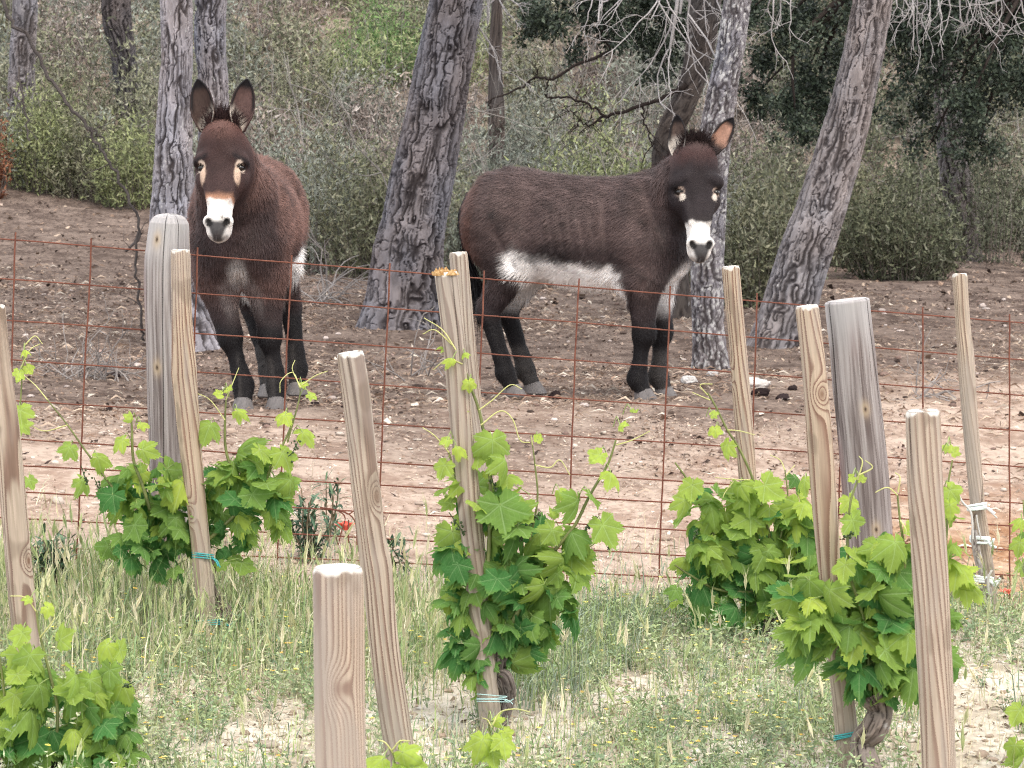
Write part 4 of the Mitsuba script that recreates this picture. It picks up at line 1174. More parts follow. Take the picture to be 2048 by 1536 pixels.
def stake_mesh(path, index, seed, top='flat', nr=40, nl=110, rough=.05, rot=0.0):
    """A peeled round stake through (point, radius), bottom first; uv for the wood texture."""
    g = np.random.default_rng(seed)
    pr = np.array([[*p, r] for p, r in path])
    S = spline(pr, nl)
    c, r = S[:, :3], S[:, 3]
    t = np.gradient(c, axis=0)
    t /= np.linalg.norm(t, axis=1, keepdims=True)
    h = np.r_[0, np.cumsum(np.linalg.norm(np.diff(c, axis=0), axis=1))]
    a = np.cross(t, [0, 1.0, 0])
    a /= np.linalg.norm(a, axis=1, keepdims=True)
    b = np.cross(t, a)                                         # towards the back
    ang = np.linspace(0, 2 * np.pi, nr + 1) - np.pi / 2          # the seam lies at the back
    R0 = r.mean()
    lump = meshkit.fbm(np.stack(np.broadcast_arrays(np.cos(ang)[None] * 1.1 + seed, np.sin(ang)[None] * 1.1, h[:, None] * 5), -1), 3) - .5
    rad = r[:, None] * (1 + rough * 2.4 * lump)
    if top == 'dome':
        rad *= np.interp(h[-1] - h, [0, .004, .012, .03, .1], [.35, .62, .80, .95, 1])[:, None] ** 1
    elif top == 'flat':
        rad *= np.interp(h[-1] - h, [0, .001, .003, .006], [.93, .97, .992, 1])[:, None]
    V = c[:, None] + rad[..., None] * (np.cos(ang)[None, :, None] * a[:, None] + np.sin(ang)[None, :, None] * b[:, None])
    uv = np.stack(np.broadcast_arrays((ang - np.pi / 2)[None] * R0 + 0 * h[:, None], (h - h[-1])[:, None] + 10 * index), -1)
    m = nr + 1
    i, j = np.meshgrid(np.arange(nl - 1), np.arange(nr), indexing='ij')
    q = np.stack([i * m + j, i * m + j + 1, (i + 1) * m + j + 1, (i + 1) * m + j], -1).reshape(-1, 4)
    F = np.vstack([q[:, [0, 1, 2]], q[:, [0, 2, 3]]])
    V, uv = V.reshape(-1, 3), uv.reshape(-1, 2)
    # the sawn end: two rings and a centre, slightly hollow and rough
    e = (nl - 1) * m
    base = V[e:e + m]
    cc = c[-1]
    rings, n0 = [np.arange(e, e + m)], len(V)
    for k, s in enumerate((.93, .6, .3)):
        ring = cc + (base - cc) * s + t[-1] * (.0012 + .0030 * (g.random((m, 1)) - .5) * (k > 0))
        ring[-1] = ring[0]
        V = np.vstack([V, ring])
        uv = np.vstack([uv, np.c_[base[:, 0] * 0 + s * .05 * np.cos(ang), np.full(m, 10. * index - .0005)]])
        rings.append(np.arange(len(V) - m, len(V)))
    V = np.vstack([V, [cc + t[-1] * .001]])
    uv = np.vstack([uv, [[0, 10. * index - .0005]]])
    for r0, r1 in zip(rings[:-1], rings[1:]):
        F = np.vstack([F, np.stack([r0[:-1], r0[1:], r1[:-1]], 1), np.stack([r0[1:], r1[1:], r1[:-1]], 1)])
    F = np.vstack([F, np.stack([rings[-1][:-1], rings[-1][1:], np.full(m - 1, len(V) - 1)], 1)])
    return V, F, uv


STAKES = [  # label, distance, [(px, py, width)] from the foot up, foot goes on into the ground
    ('weathered brown stake cut by the left edge, behind the leafy vine in the corner', 7.9, [(72, 1490, 50), (64, 1400, 51), (39, 1150, 54), (18, 900, 52), (-2, 740, 50), (-14, 612, 50)]),
    ('pale stake with a dark knot and teal ties, in front of the round-topped post', 8.9, [(421, 1330, 40), (404, 1120, 39), (392, 1000, 41), (380, 890, 44), (369, 760, 49), (368, 735, 49), (364, 640, 41), (361, 500, 40)]),
    ('leaning stake with a swollen knot halfway, right behind the foreground post stub', 6.9, [(806, 1560, 60), (790, 1440, 62), (770, 1300, 60), (757, 1170, 62), (752, 1128, 63), (745, 1085, 58), (730, 960, 58), (714, 800, 58), (700, 705, 55)]),
    ('thick stripy foreground stake with a whitened top, low in the picture', 4.4, [(700, 2400, 106), (688, 1700, 104), (681, 1500, 103), (675, 1135, 101)]),
    ('stake with a fresh splintered orange top, standing in the central vine', 7.7, [(985, 1490, 45), (975, 1380, 45), (945, 1080, 46), (918, 800, 46), (905, 660, 45), (892, 545, 46)]),
    ('paler stake half hidden behind the splintered orange-topped stake', 9.9, [(977, 1215, 40), (962, 1000, 40), (945, 820, 40), (930, 660, 38), (916, 505, 37)]),
    ('slender brown stake with a chipped pale top, right of the side-on donkey', 9.5, [(1515, 1260, 38), (1497, 980, 36), (1487, 840, 37), (1473, 660, 35), (1461, 533, 36)]),
    ('cracked honey-brown stake leaning left of the square-topped fence post', 7.1, [(1706, 1590, 47), (1692, 1450, 46), (1666, 1215, 42), (1652, 1050, 50), (1640, 880, 52), (1628, 740, 49), (1614, 612, 47)]),
    ('tall grooved foreground stake with a flat white top, on the right', 5.6, [(1888, 1930, 70), (1876, 1500, 69), (1867, 1300, 72), (1858, 1100, 73), (1850, 960, 72), (1845, 822, 69)]),
    ('thin stake bound with white ties beside a dead vine stump, far right', 9.6, [(1985, 1250, 34), (1966, 1100, 33), (1952, 980, 30), (1936, 780, 33), (1931, 705, 33), (1926, 650, 30), (1919, 548, 31)])]
stake_axis = []
for i, (lab, d, pts) in enumerate(STAKES):
    path = [(at(px, py, d), w / 2 / FOC * d) for px, py, w in pts]
    foot = path[0][0].copy()
    foot[2] = float(gz(foot[0], foot[1])) - .15
    path = [(foot, path[0][1])] + [q for q in path if q[0][2] > foot[2] + .08]
    stake_axis.append(path)
    v, f, uv = stake_mesh(path, i + 1, 500 + i, nr=44, nl=120 if i != 3 else 160)
    key = numbered('vine_stake')
    put(key, (v, f), 'stake_wood', True, uv=uv, label=lab, category='stake')
    if i == 4:
        g = np.random.default_rng(5)
        top, r = path[-1]
        n_ = 26
        a = g.uniform(0, 2 * np.pi, n_)
        rr = np.sqrt(g.random(n_)) * r * .98
        V, F, k = [], [], 0
        for aa, r_ in zip(a, rr):
            b = top + np.array([math.cos(aa) * r_, math.sin(aa) * r_, -.006])
            s = g.uniform(.004, .010)
            hh = g.uniform(.003, .012) * (1.25 if math.cos(aa) < 0 else .7)
            bx = trimesh.creation.cone(s, hh + .008, sections=5)
            q = np.array(bx.vertices) * [1.5, 1, 1] + b + np.array([g.normal(0, .002), 0, 0])
            V.append(q)
            F.append(np.array(bx.faces) + k)
            k += len(q)
        # a lip of torn wood on the left of the head
        for s in range(5):
            bx = trimesh.creation.box([.016, .014, .009])
            q = np.array(bx.vertices) + top + np.array([-r * .95 + .010 * s, -r * .72 + .003 * s, -.004 + .003 * (s % 2)]) + g.normal(0, .002, (8, 3))
            V.append(q)
            F.append(np.array(bx.faces) + k)
            k += 8
        put(f'{key}__splintered_top', (np.vstack(V), np.vstack(F)), 'fresh_wood', False, label='fresh orange splintered top', kind='stuff')

POSTS = [('thick grey round-topped fence post behind the pale knotted stake', 9.85, [(352, 1200, 92), (346, 1000, 92), (341, 800, 92), (336, 640, 92), (335, 530, 92), (336, 490, 86), (338, 455, 84), (339, 428, 80)], 'dome'),
         ('broad grey-purple square-topped fence post on the right', 10.3, [(1752, 1260, 98), (1740, 1100, 97), (1725, 900, 96), (1712, 780, 93), (1703, 680, 90), (1694, 600, 90)], 'flat')]
for i, (lab, d, pts, top) in enumerate(POSTS):
    path = [(at(px, py, d), w / 2 / FOC * d) for px, py, w in pts]
    path[0][0][2] = float(gz(*path[0][0][:2])) - .2
    v, f, uv = stake_mesh(path, i + 1, 600 + i, top=top, nr=56, nl=150, rough=.03)
    put(numbered('fence_post'), (v, f), 'grey_post_wood', True, uv=uv, label=lab, category='fence post')

# rusty wire mesh
scene['rust_material'] = {'type': 'principled', 'base_color': mikit.proc(lambda p, n, uv: mikit.mix((.11, .035, .025), (.26, .10, .065), mikit.fbm(p.x * 40, p.y * 40, p.z * 40))), 'roughness': .75, 'metallic': .25}
HX = np.array([183., 1341., 2019.])
HROWS = np.array([[493, 588, 644], [571, 661, 718], [652, 735, 789], [730, 811, 860], [811, 886, 932], [888, 961, 1005], [939, 1006, 1052], [991, 1059, 1100], [1045, 1110, 1150], [1098, 1155, 1196]], float)
VW = [(-120, -118), (30, 14), (183, 153), (396, 372), (585, 553), (780, 752), (968, 944), (1157, 1134), (1341, 1317), (1513, 1498), (1690, 1672), (1846, 1846), (2019, 2019), (2150, 2152)]
fence_d = lambda px: np.interp(px, [-200, 183, 1341, 2019, 2200], [9.56, 9.75, 10.3, 10.6, 10.68]) + .10
tag('wire_fence', 'rusty square-mesh wire fence running across in front of the donkeys', 'fence')
g = np.random.default_rng(77)
rowfit = [np.polyfit(HX, r, 2) for r in HROWS]
WIRE_R = .0028
for r, fit in enumerate(rowfit):
    xs = np.linspace(-160, 2190, 90)
    wob = np.convolve(g.normal(0, 1.5, 110), np.ones(12) / 12, 'same')[10:100]
    pts = np.array([at(x, np.polyval(fit, x) + w_, fence_d(x)) for x, w_ in zip(xs, wob)])
    v, f = tubes([(pts, WIRE_R)], 6)
    put(numbered('wire_fence__horizontal_wire'), (v, f), 'rust_material', True)
for (xt, xb) in VW:
    ys = np.linspace(0, 1, 40)
    y0, y1 = np.polyval(rowfit[0], xt) - 16, np.polyval(rowfit[-1], xb) + 22
    wob = np.convolve(g.normal(0, 2.2, 60), np.ones(9) / 9, 'same')[10:50]
    pts = np.array([at(xt + (xb - xt) * t + w_, y0 + (y1 - y0) * t, fence_d(xt) - .005) for t, w_ in zip(ys, wob)])
    v, f = tubes([(pts, WIRE_R * 1.08)], 6)
    put(numbered('wire_fence__vertical_wire'), (v, f), 'rust_material', True)
# the twisted ends of a mended place
tw = []
for pts in ([(676, 1020), (700, 1030), (712, 1050), (714, 1090)], [(640, 1015), (672, 1020), (690, 1034), (684, 1060), (676, 1090)], [(697, 1040), (697, 1086)], [(713, 1018), (697, 1028), (688, 1022)]):
    tw.append((spline([at(x, y, 10.05) for x, y in pts], 14), .0026))
v, f = tubes(tw, 6)
put('wire_fence__mended_end', (v, f), 'rust_material', True, kind='stuff')

# ties round the stakes
scene['teal_string'] = {'type': 'principled', 'base_color': rgb(.05, .36, .37), 'roughness': .5}
scene['pale_string'] = {'type': 'principled', 'base_color': rgb(.42, .62, .62), 'roughness': .5}
scene['white_string'] = {'type': 'principled', 'base_color': rgb(.74, .80, .80), 'roughness': .5}


def tie(label, px, py, d, half_w, slope, mat, width=.0022, strands=3, seed=0, ends=True, yoff=0.0):
    g = np.random.default_rng(seed)
    ls = []
    for s in range(strands):
        a = np.linspace(0, 2 * np.pi, 40)
        x, yv = px + half_w * np.cos(a), py + slope * np.cos(a) + (s - strands / 2) * 4.2 + g.normal(0, 1.2) * np.cos(a + s)
        ls.append((np.array([at(xx, yy, d - half_w / FOC * d * 1.0 * math.sin(aa) + yoff) for xx, yy, aa in zip(x, yv, a)]), width))
    if ends:
        for s in range(2):
            e = [at(px + half_w * .8, py + slope, d - .02), at(px + half_w * 1.0 + g.uniform(2, 6), py + slope + g.uniform(2, 10), d - .03), at(px + half_w + g.uniform(8, 18), py + slope + g.uniform(-6, 24), d - .035)]
            ls.append((spline(e, 8), width))
    v, f = tubes(ls, 5)
    put(numbered('string_tie'), (v, f), mat, True, label=label, category='string tie')


tie('teal string tie high on the pale knotted stake', 406, 1114, 8.9, 22, 2, 'teal_string', seed=1)
tie('teal string tie low on the pale knotted stake, holding the vine stem', 423, 1247, 8.9, 30, -2, 'teal_string', seed=2)
tie('pale green wire-like tie under the leaves of the central vine', 984, 1399, 7.68, 30, 0, 'pale_string', width=.0014, strands=4, seed=3)
tie('teal string tie at the foot of the cracked honey-brown stake', 1704, 1472, 7.1, 36, -6, 'teal_string', seed=4)
tie('topmost white tie on the thin far right stake', 1954, 1016, 9.55, 18, -2, 'white_string', width=.005, seed=5)
tie('middle white tie on the thin far right stake', 1960, 1081, 9.55, 19, 0, 'white_string', width=.005, seed=6)
tie('lowest white tie on the thin far right stake', 1967, 1161, 9.55, 18, 2, 'white_string', width=.006, seed=7)
# ---------------------------------------------------------------- grapevines
LOBES = np.radians([0, 56, -56, 112, -112])


def vine_leaf_colour(p, n, uv):
    tone = dr.floor((uv.x + 2) / 4)
    x, y = uv.x - 4 * tone, uv.y
    vein = mi.Float(0)
    r = dr.sqrt(x * x + y * y)
    for a in LOBES:
        sx, sy = math.sin(a), math.cos(a)
        along = x * sx + y * sy
        off = dr.abs(x * sy - y * sx)
        vein = dr.maximum(vein, mikit.smoothstep(.034, .006, off) * mikit.smoothstep(0.0, .05, along) * mikit.smoothstep(1.1, .75, along))
        t = along * 6.5 - off * 4.5
        t = dr.abs(t - dr.floor(t) - .5)
        vein = dr.maximum(vein, .45 * mikit.smoothstep(.10, .02, t) * mikit.smoothstep(.5, .1, off) * mikit.smoothstep(.02, .2, along))
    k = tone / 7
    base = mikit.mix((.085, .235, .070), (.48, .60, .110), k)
    blotch = mikit.fbm(x * 3 + tone * 9, y * 3, tone, octaves=3)
    base = base * (.75 + .5 * blotch)
    edge = mikit.smoothstep(.62, 1.0, r) * .35
    base = mikit.mix(base, (.30, .42, .09), edge)
    return mikit.mix(base, mikit.mix((.30, .46, .22), (.50, .60, .30), k), vein * .55)


def through(p, n, uv):
    tone = dr.floor((uv.x + 2) / 4)
    return mikit.mix((.65, .65, .65), (1.0, 1.0, 1.0), tone / 7)


scene['vine_leaf_material'] = {'type': 'principledthin', 'base_color': mikit.proc(vine_leaf_colour), 'roughness': .36, 'diff_trans': 1.0, 'eta': 1.45}
scene['shoot_material'] = {'type': 'principled', 'base_color': VCOL, 'roughness': .55}
scene['bud_material'] = {'type': 'principled', 'base_color': rgb(.035, .06, .018), 'roughness': .5}


def leaf_mesh(seed, tone, fold, young=0.0):
    """A five-lobed toothed vine leaf, stalk at the origin, tip along +y, face up +z; unit length."""
    g = np.random.default_rng(seed)
    th = np.linspace(-np.pi * .965, np.pi * .965, 97)
    r = np.zeros_like(th)
    size = [1.0, .90, .90, .66, .66]
    depth = g.uniform(.50, .72)
    for a, s in zip(LOBES, size):
        s = s * g.uniform(.92, 1.06)
        d = np.abs((th - a + np.pi) % (2 * np.pi) - np.pi)
        r = np.maximum(r, s * (depth + (1 - depth) * np.clip(1 - d / .60, 0, 1) ** .75) * np.clip(1.25 - d / 1.5, 0, 1) ** .5)
    r = np.maximum(r, .52 * np.clip((np.pi * .99 - np.abs(th)) / .4, .25, 1))
    saw = (th * 38 / (2 * np.pi)) % 1.0
    r = r * (1 + .19 * (np.abs(saw - .5) * 2 - .5)) * g.uniform(.975, 1.025, len(th))
    rings = np.array([.18, .4, .62, .82, 1.0])
    X = np.sin(th)[None] * r[None] * rings[:, None]
    Y = np.cos(th)[None] * r[None] * rings[:, None]
    V = np.vstack([[[0, 0, 0]], np.stack([X, Y, 0 * X], -1).reshape(-1, 3)])
    uv = V[:, :2].copy()
    rr = np.linalg.norm(V[:, :2], axis=1)
    ph = np.arctan2(V[:, 0], V[:, 1])
    pucker = np.zeros(len(V))
    for a in LOBES:
        dd = np.abs((ph - a + np.pi) % (2 * np.pi) - np.pi)
        pucker -= .085 * np.exp(-(dd / .16) ** 2) * rr ** 1.0
    z = pucker - fold * rr ** 2 * .55 + .26 * (meshkit.noise(np.c_[V[:, :2] * 2.3 + seed * 3.1, 0 * rr]) - .5) * rr + .09 * np.cos(3 * ph + seed) * rr ** 2 + .06 * np.cos(7 * ph + 2 * seed) * rr ** 3
    z += -.22 * fold * np.abs(V[:, 0]) ** 1.5 + .03 * (meshkit.noise(np.c_[V[:, :2] * 9 + seed, 0 * rr]) - .5)
    V[:, 2] = z
    m = len(th)
    F = [[0, 1 + j, 2 + j] for j in range(m - 1)]
    for i in range(4):
        for j in range(m - 1):
            a, b = 1 + i * m + j, 1 + (i + 1) * m + j
            F += [[a, b, a + 1], [a + 1, b, b + 1]]
    F = np.array(F)[:, ::-1]
    uv[:, 0] += 4 * tone
    return V, F, uv


LEAVES = {}
for tone in range(8):
    for k in range(5):
        v, f, uv = leaf_mesh(700 + 5 * tone + k, tone, [.2, .7, 1.2, 1.7, -.4][k], tone / 7)
        LEAVES[tone, k] = mikit.ply((v, f), 'vine_leaf_material', smooth=True, uv=uv)


def leaf_at(key, pos, tip, face, size, tone, g):
    """One leaf: tip points along tip, its upper side along face."""
    tip = np.asarray(tip, float) / np.linalg.norm(tip)
    face = np.asarray(face, float)
    face = face - tip * (face @ tip)
    face /= np.linalg.norm(face)
    x = np.cross(tip, face)
    M = np.eye(4)
    M[:3, 0], M[:3, 1], M[:3, 2], M[:3, 3] = x * size * g.uniform(.9, 1.1), tip * size, face * size, pos
    shape = dict(LEAVES[int(np.clip(tone, 0, 7)), int(g.integers(0, 5))])
    shape['to_world'] = T(M)
    scene[numbered(f'{key}__leaf')] = shape


def vine(label, base, head, d, blobs, shoots, seed, trunk_w=34, singles=(), tendrils=(), buds=()):
    """base, head: where the stem stands and where it branches; blobs: (px, py, rx, ry, leaves, leaf px, tone); shoots: polylines with leaves along them."""
    key = numbered('grape_vine')
    tag(key, label, 'grapevine')
    g = np.random.default_rng(seed)
    hd = at(head[0], head[1], d)
    if base is not None:
        ft = at(base[0], base[1], d)
        ft[2] = float(gz(ft[0], ft[1])) - .06
        pts = [ft + (hd - ft) * t + g.normal(0, .014, 3) * (0 < t < 1) for t in np.linspace(0, 1, 7)]
        path = [(q, trunk_w / 2 / FOC * d * w) for q, w in zip(pts, (1.15, .95, 1, .9, 1.05, .95, 1.25))]
        v, f, c = trunk_mesh(path, 56, 130, seed=seed, plate=(.011, .06), depth=.009, cols=((.24, .195, .17), (.045, .032, .028)), fleck=.05, flare=.1)
        put(f'{key}__trunk', (v, f), 'bark_material', True, color=c)
    sl, pl = [], []
    eye_dir = np.array([0, -1.0, .12])
    for (px, py, rx, ry, n, size, tone) in blobs:
        n = int(round(n * 1.18))
        for k in range(n):
            t = g.uniform(0, 2 * np.pi)
            q = math.sqrt((k + g.random()) / n)
            x, y = px + rx * q * math.cos(t), py + ry * q * math.sin(t)
            depth_ = math.sqrt(max(0.05, 1 - q * q)) * rx / FOC * d
            s = g.uniform(-1, 1)
            pos = at(x, y, d - depth_ * s * .85)
            out = (pos - at(px, py + ry * .3, d)) / (rx / FOC * d)
            face = out * .6 + np.array([0, 0, .75]) + eye_dir * (.50 if s > -.3 else -.3) + g.normal(0, .48, 3)
            tip = out * np.array([.9, .7, .3]) + np.array([0, -.25, -.7]) + g.normal(0, .50, 3)
            sz = size / FOC * d * (g.uniform(.42, .58) if g.random() < .58 else g.uniform(.22, .40))
            hgt = (y - (py - ry)) / (2 * ry)
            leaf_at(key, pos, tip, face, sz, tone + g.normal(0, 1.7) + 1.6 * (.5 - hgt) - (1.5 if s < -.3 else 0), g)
            if g.random() < .55:
                pl.append((spline([pos, pos * .5 + hd * .5 * .15 + pos * .35 + np.array([0, .02, -.01]) if False else pos + np.array([g.normal(0, .02), .03, .012]), pos + np.array([g.normal(0, .03), .07, -.02])], 5), .0014))
    for pts, w in shoots:
        p3 = [at(p[0], p[1], d + (p[2] if len(p) > 2 else -.03)) for p in pts]
        n = 6 * len(p3)
        q = spline(p3, n)
        sl.append((q, np.linspace(w, w * .5, n) / 2 / FOC * d))
    for (px, py, size, tone, tx, ty) in singles:
        pos = at(px, py, d - .06 + g.normal(0, .02))
        tip = np.array([tx, -.3, -ty]) + g.normal(0, .3, 3)
        face = eye_dir * .9 + np.array([0, 0, .6]) + g.normal(0, .42, 3)
        leaf_at(key, pos, tip, face, size / FOC * d * .55, tone + g.normal(0, .4), g)
        pl.append((spline([pos, pos + np.array([-tx * .02, .03, .02]), pos + np.array([-tx * .04, .05, -.01])], 5), .0013))
    if sl:
        v, f = tubes(sl, 7)
        put(f'{key}__shoot', (v, f), 'shoot_material', True, color=np.clip(np.array([.15, .17, .055]) * (.5 + meshkit.fbm(v * 25, 2))[:, None], .01, .6), kind='stuff')
    if pl:
        v, f = tubes(pl, 5)
        put(f'{key}__leaf_stalk', (v, f), 'shoot_material', True, color=np.tile([.26, .34, .11], (len(v), 1)), kind='stuff')
    if tendrils:
        tl = []
        for pts in tendrils:
            tl.append((spline([at(p[0], p[1], d - .05 + g.normal(0, .006)) for p in pts], 5 * len(pts)), np.linspace(.0021, .0012, 5 * len(pts))))
        v, f = tubes(tl, 5)
        put(f'{key}__tendril', (v, f), 'shoot_material', True, color=np.tile([.50, .50, .20], (len(v), 1)), kind='stuff')
    for (px, py, dx, dy, n) in buds:
        V, F, k = [], [], 0
        ico = trimesh.creation.icosphere(1)
        for j in range(n):
            t = j / n
            c = at(px + dx * t + g.normal(0, 4.5 * (1.2 - t)), py + dy * t + g.normal(0, 4.5 * (1.2 - t)), d - .05 + g.normal(0, .006))
            V.append(np.array(ico.vertices) * g.uniform(.0022, .0042) + c)
            F.append(np.array(ico.faces) + k)
            k += len(ico.vertices)
        st, sf = tubes([(np.array([at(px - dx * .3, py - dy * .3, d - .05), at(px + dx, py + dy, d - .05)]), .0014)], 5)
        V.append(st)
        F.append(sf + k)
        put(numbered(f'{key}__flower_cluster'), (np.vstack(V), np.vstack(F)), 'bud_material', True)
    return key


vine('bushy vine on the left, round the pale knotted stake', (440, 1275), (420, 1120), 8.95,
     [(300, 1010, 105, 85, 34, 92, 2.6), (270, 1060, 75, 75, 20, 82, 1.6), (350, 1100, 60, 60, 13, 74, 1.0), (490, 1000, 80, 85, 30, 86, 3.0), (450, 1070, 60, 70, 14, 82, 1.8), (530, 930, 60, 60, 9, 84, 4.2), (440, 960, 50, 50, 10, 80, 3.6), (330, 960, 60, 40, 8, 84, 3.6)],
     [([(300, 1020), (285, 970), (267, 920), (264, 860), (262, 835)], 8), ([(225, 975), (170, 900), (135, 850), (95, 800)], 5), ([(470, 960), (452, 900), (450, 840), (452, 800)], 7), ([(520, 980), (545, 930), (575, 870), (590, 830)], 7), ([(400, 1080), (350, 1050), (300, 1020)], 9), ([(405, 1090), (470, 1030), (520, 975)], 9), ([(575, 885), (598, 800), (600, 770)], 4)], 801, 30,
     [(140, 895, 52, 5.5, -.1, .9), (165, 960, 60, 4.8, 0, 1), (195, 915, 56, 5.5, .6, .5), (245, 880, 52, 6.2, -.5, .3), (285, 900, 58, 5.8, .6, .4), (262, 840, 30, 7, -.3, -.4), (282, 848, 34, 7, .6, .2), (420, 850, 66, 4.8, -.3, .9), (475, 822, 44, 6.6, .5, .2), (440, 790, 32, 7, -.6, 0), (455, 780, 26, 7, .4, -.3), (570, 830, 50, 6.6, -.2, .4),
      (605, 865, 62, 6.4, .9, .35), (520, 900, 74, 4.6, .6, .7), (565, 905, 78, 5.6, .3, .5), (580, 960, 84, 4.6, .25, 1), (545, 1020, 68, 4.8, .5, .8), (603, 768, 26, 7, .3, 0), (620, 790, 30, 7, .9, .6), (45, 850, 46, 5, .3, .8)],
     [[(95, 800), (70, 770), (40, 745)], [(135, 850), (90, 862), (60, 850)], [(450, 840), (420, 800), (390, 785)], [(452, 800), (470, 755), (478, 735)], [(600, 775), (585, 745), (562, 762), (560, 785)], [(602, 775), (585, 740), (590, 720)], [(604, 770), (630, 752), (655, 742)]],
     [(165, 940, 10, 30, 14), (190, 960, 8, 18, 10), (580, 910, -25, 22, 20), (595, 885, -10, 20, 12)])
vine('tall leafy vine in the centre, below the splintered orange-topped stake', (1010, 1480), (995, 1300), 7.72,
     [(1010, 1120, 115, 95, 30, 104, 2.4), (965, 1240, 60, 85, 22, 98, 1.6), (1070, 1220, 75, 95, 26, 108, 1.8), (1000, 1335, 65, 40, 14, 88, 1.4), (1125, 1110, 60, 75, 13, 108, 2.8), (925, 1140, 45, 75, 13, 88, 2.6), (960, 1020, 70, 90, 16, 100, 4.0), (1010, 1010, 40, 60, 6, 110, 3.6), (980, 1180, 90, 60, 12, 100, 1.2), (935, 1280, 28, 60, 7, 80, 1.8)],
     [([(975, 1150), (980, 1040), (980, 940), (970, 880), (958, 820), (940, 770), (925, 725), (912, 700)], 9), ([(945, 1080), (928, 1010), (910, 950), (898, 905)], 8), ([(1110, 1100), (1150, 1050), (1180, 990), (1215, 930), (1232, 880)], 8), ([(1000, 1290), (1060, 1180), (1110, 1100)], 11), ([(995, 1300), (960, 1200), (945, 1080)], 10), ([(1060, 1080), (1075, 1000), (1070, 930), (1065, 890)], 5)], 811, 36,
     [(985, 880, 92, 5.0, .3, .6), (955, 905, 74, 5.6, -.3, .8), (1010, 920, 80, 5.4, .3, .7), (925, 830, 50, 6.8, -.5, .8), (938, 765, 38, 7, -.2, .8), (905, 718, 34, 7, -.6, .2), (890, 695, 26, 7, -.5, -.1), (930, 705, 26, 7, .6, .1), (895, 880, 36, 7, -.4, -.2), (915, 895, 40, 7, .7, .3), (890, 930, 56, 6, -.5, .6), (1000, 1010, 128, 2.6, -.1, 1.0), (1030, 1020, 100, 4, .7, .5), (940, 955, 86, 5.2, -.4, .4),
      (1222, 945, 66, 6.6, .5, .7), (1200, 910, 52, 5.6, -.5, .7), (1240, 850, 32, 7, .4, -.2), (1265, 825, 22, 7, .6, -.2), (1155, 1000, 90, 3.2, -.2, .9), (1180, 990, 70, 3.8, .7, .2), (1205, 1050, 96, 4.6, .5, 1), (1120, 985, 44, 6.4, .5, .6), (1105, 1060, 70, 4.0, -.5, .6), (1100, 1180, 116, 2.6, .2, 1), (1020, 1160, 110, 1.2, .1, 1), (1075, 880, 26, 7, .1, -.4), (1110, 1035, 30, 7, .2, -.2), (960, 1290, 84, 1.6, .1, 1), (1030, 1140, 96, 1.6, .6, .7)],
     [[(912, 700), (885, 660), (848, 636)], [(905, 690), (870, 660), (846, 668)], [(925, 728), (895, 718), (866, 740)], [(958, 820), (985, 800), (1020, 770), (1044, 778)], [(962, 850), (1000, 822), (1025, 838), (1040, 880), (1060, 885)], [(1070, 930), (1100, 935), (1120, 920), (1140, 950)], [(1232, 890), (1265, 880), (1300, 862)], [(1065, 890), (1062, 870)], [(898, 905), (870, 872), (845, 855)]],
     [(985, 960, 6, 25, 10), (905, 1035, 25, 35, 18), (1075, 1030, -20, 25, 16), (1190, 1040, -20, 20, 12), (1225, 1080, -10, 20, 12), (1050, 1055, -10, 30, 14)])
vine('sprawling vine behind the cracked honey-brown stake, on its left side', (1530, 1290), (1530, 1180), 8.95,
     [(1500, 1080, 90, 90, 30, 108, 2.8), (1570, 1130, 90, 110, 34, 104, 2.4), (1440, 1130, 70, 70, 20, 88, 2.0), (1390, 1180, 50, 60, 12, 80, 1.2), (1560, 1010, 80, 60, 16, 90, 4.4), (1480, 1190, 70, 50, 12, 84, 1.0), (1590, 1230, 60, 60, 12, 96, 2.0), (1420, 1020, 50, 50, 8, 84, 4), (1640, 1150, 50, 90, 16, 100, 3.0), (1600, 1060, 50, 60, 8, 92, 3.6)],
     [([(1530, 1180), (1540, 1080), (1510, 970), (1480, 900), (1455, 860), (1430, 810), (1415, 785)], 7), ([(1530, 1190), (1440, 1090), (1400, 1010), (1375, 960), (1350, 925)], 7), ([(1530, 1185), (1440, 1180), (1380, 1150), (1350, 1130)], 7), ([(1560, 1080), (1575, 1000), (1570, 940)], 5)], 821, 34,
     [(1500, 1000, 92, 5.2, .2, .9), (1530, 970, 84, 5.6, .5, .5), (1480, 970, 70, 6, -.4, .3), (1455, 890, 56, 7, -.2, .9), (1430, 858, 34, 7, -.5, .3), (1425, 830, 26, 7, .4, 0), (1385, 970, 64, 5.2, -.2, .8), (1370, 1000, 68, 5.4, 0, 1), (1420, 1040, 72, 4.2, -.3, .8), (1370, 1120, 50, 5.8, -.5, .3), (1352, 1180, 46, 3.6, -.3, 1), (1440, 1240, 60, .8, -.1, 1), (1530, 1105, 120, 2.6, -.2, 1), (1610, 960, 50, 5.4, -.3, .6), (1585, 1010, 60, 5.2, .4, .6), (1560, 1120, 96, 2.8, .5, .7)],
     [[(1415, 790), (1400, 770), (1425, 768)], [(1420, 800), (1385, 785)], [(1455, 860), (1480, 862), (1510, 870)], [(1500, 960), (1460, 958), (1430, 955)], [(1470, 960), (1450, 985), (1442, 1010)], [(1570, 940), (1560, 920), (1540, 910)], [(1572, 950), (1590, 930)]],
     [(1395, 1060, -8, 20, 12), (1600, 1100, -6, 40, 16)])
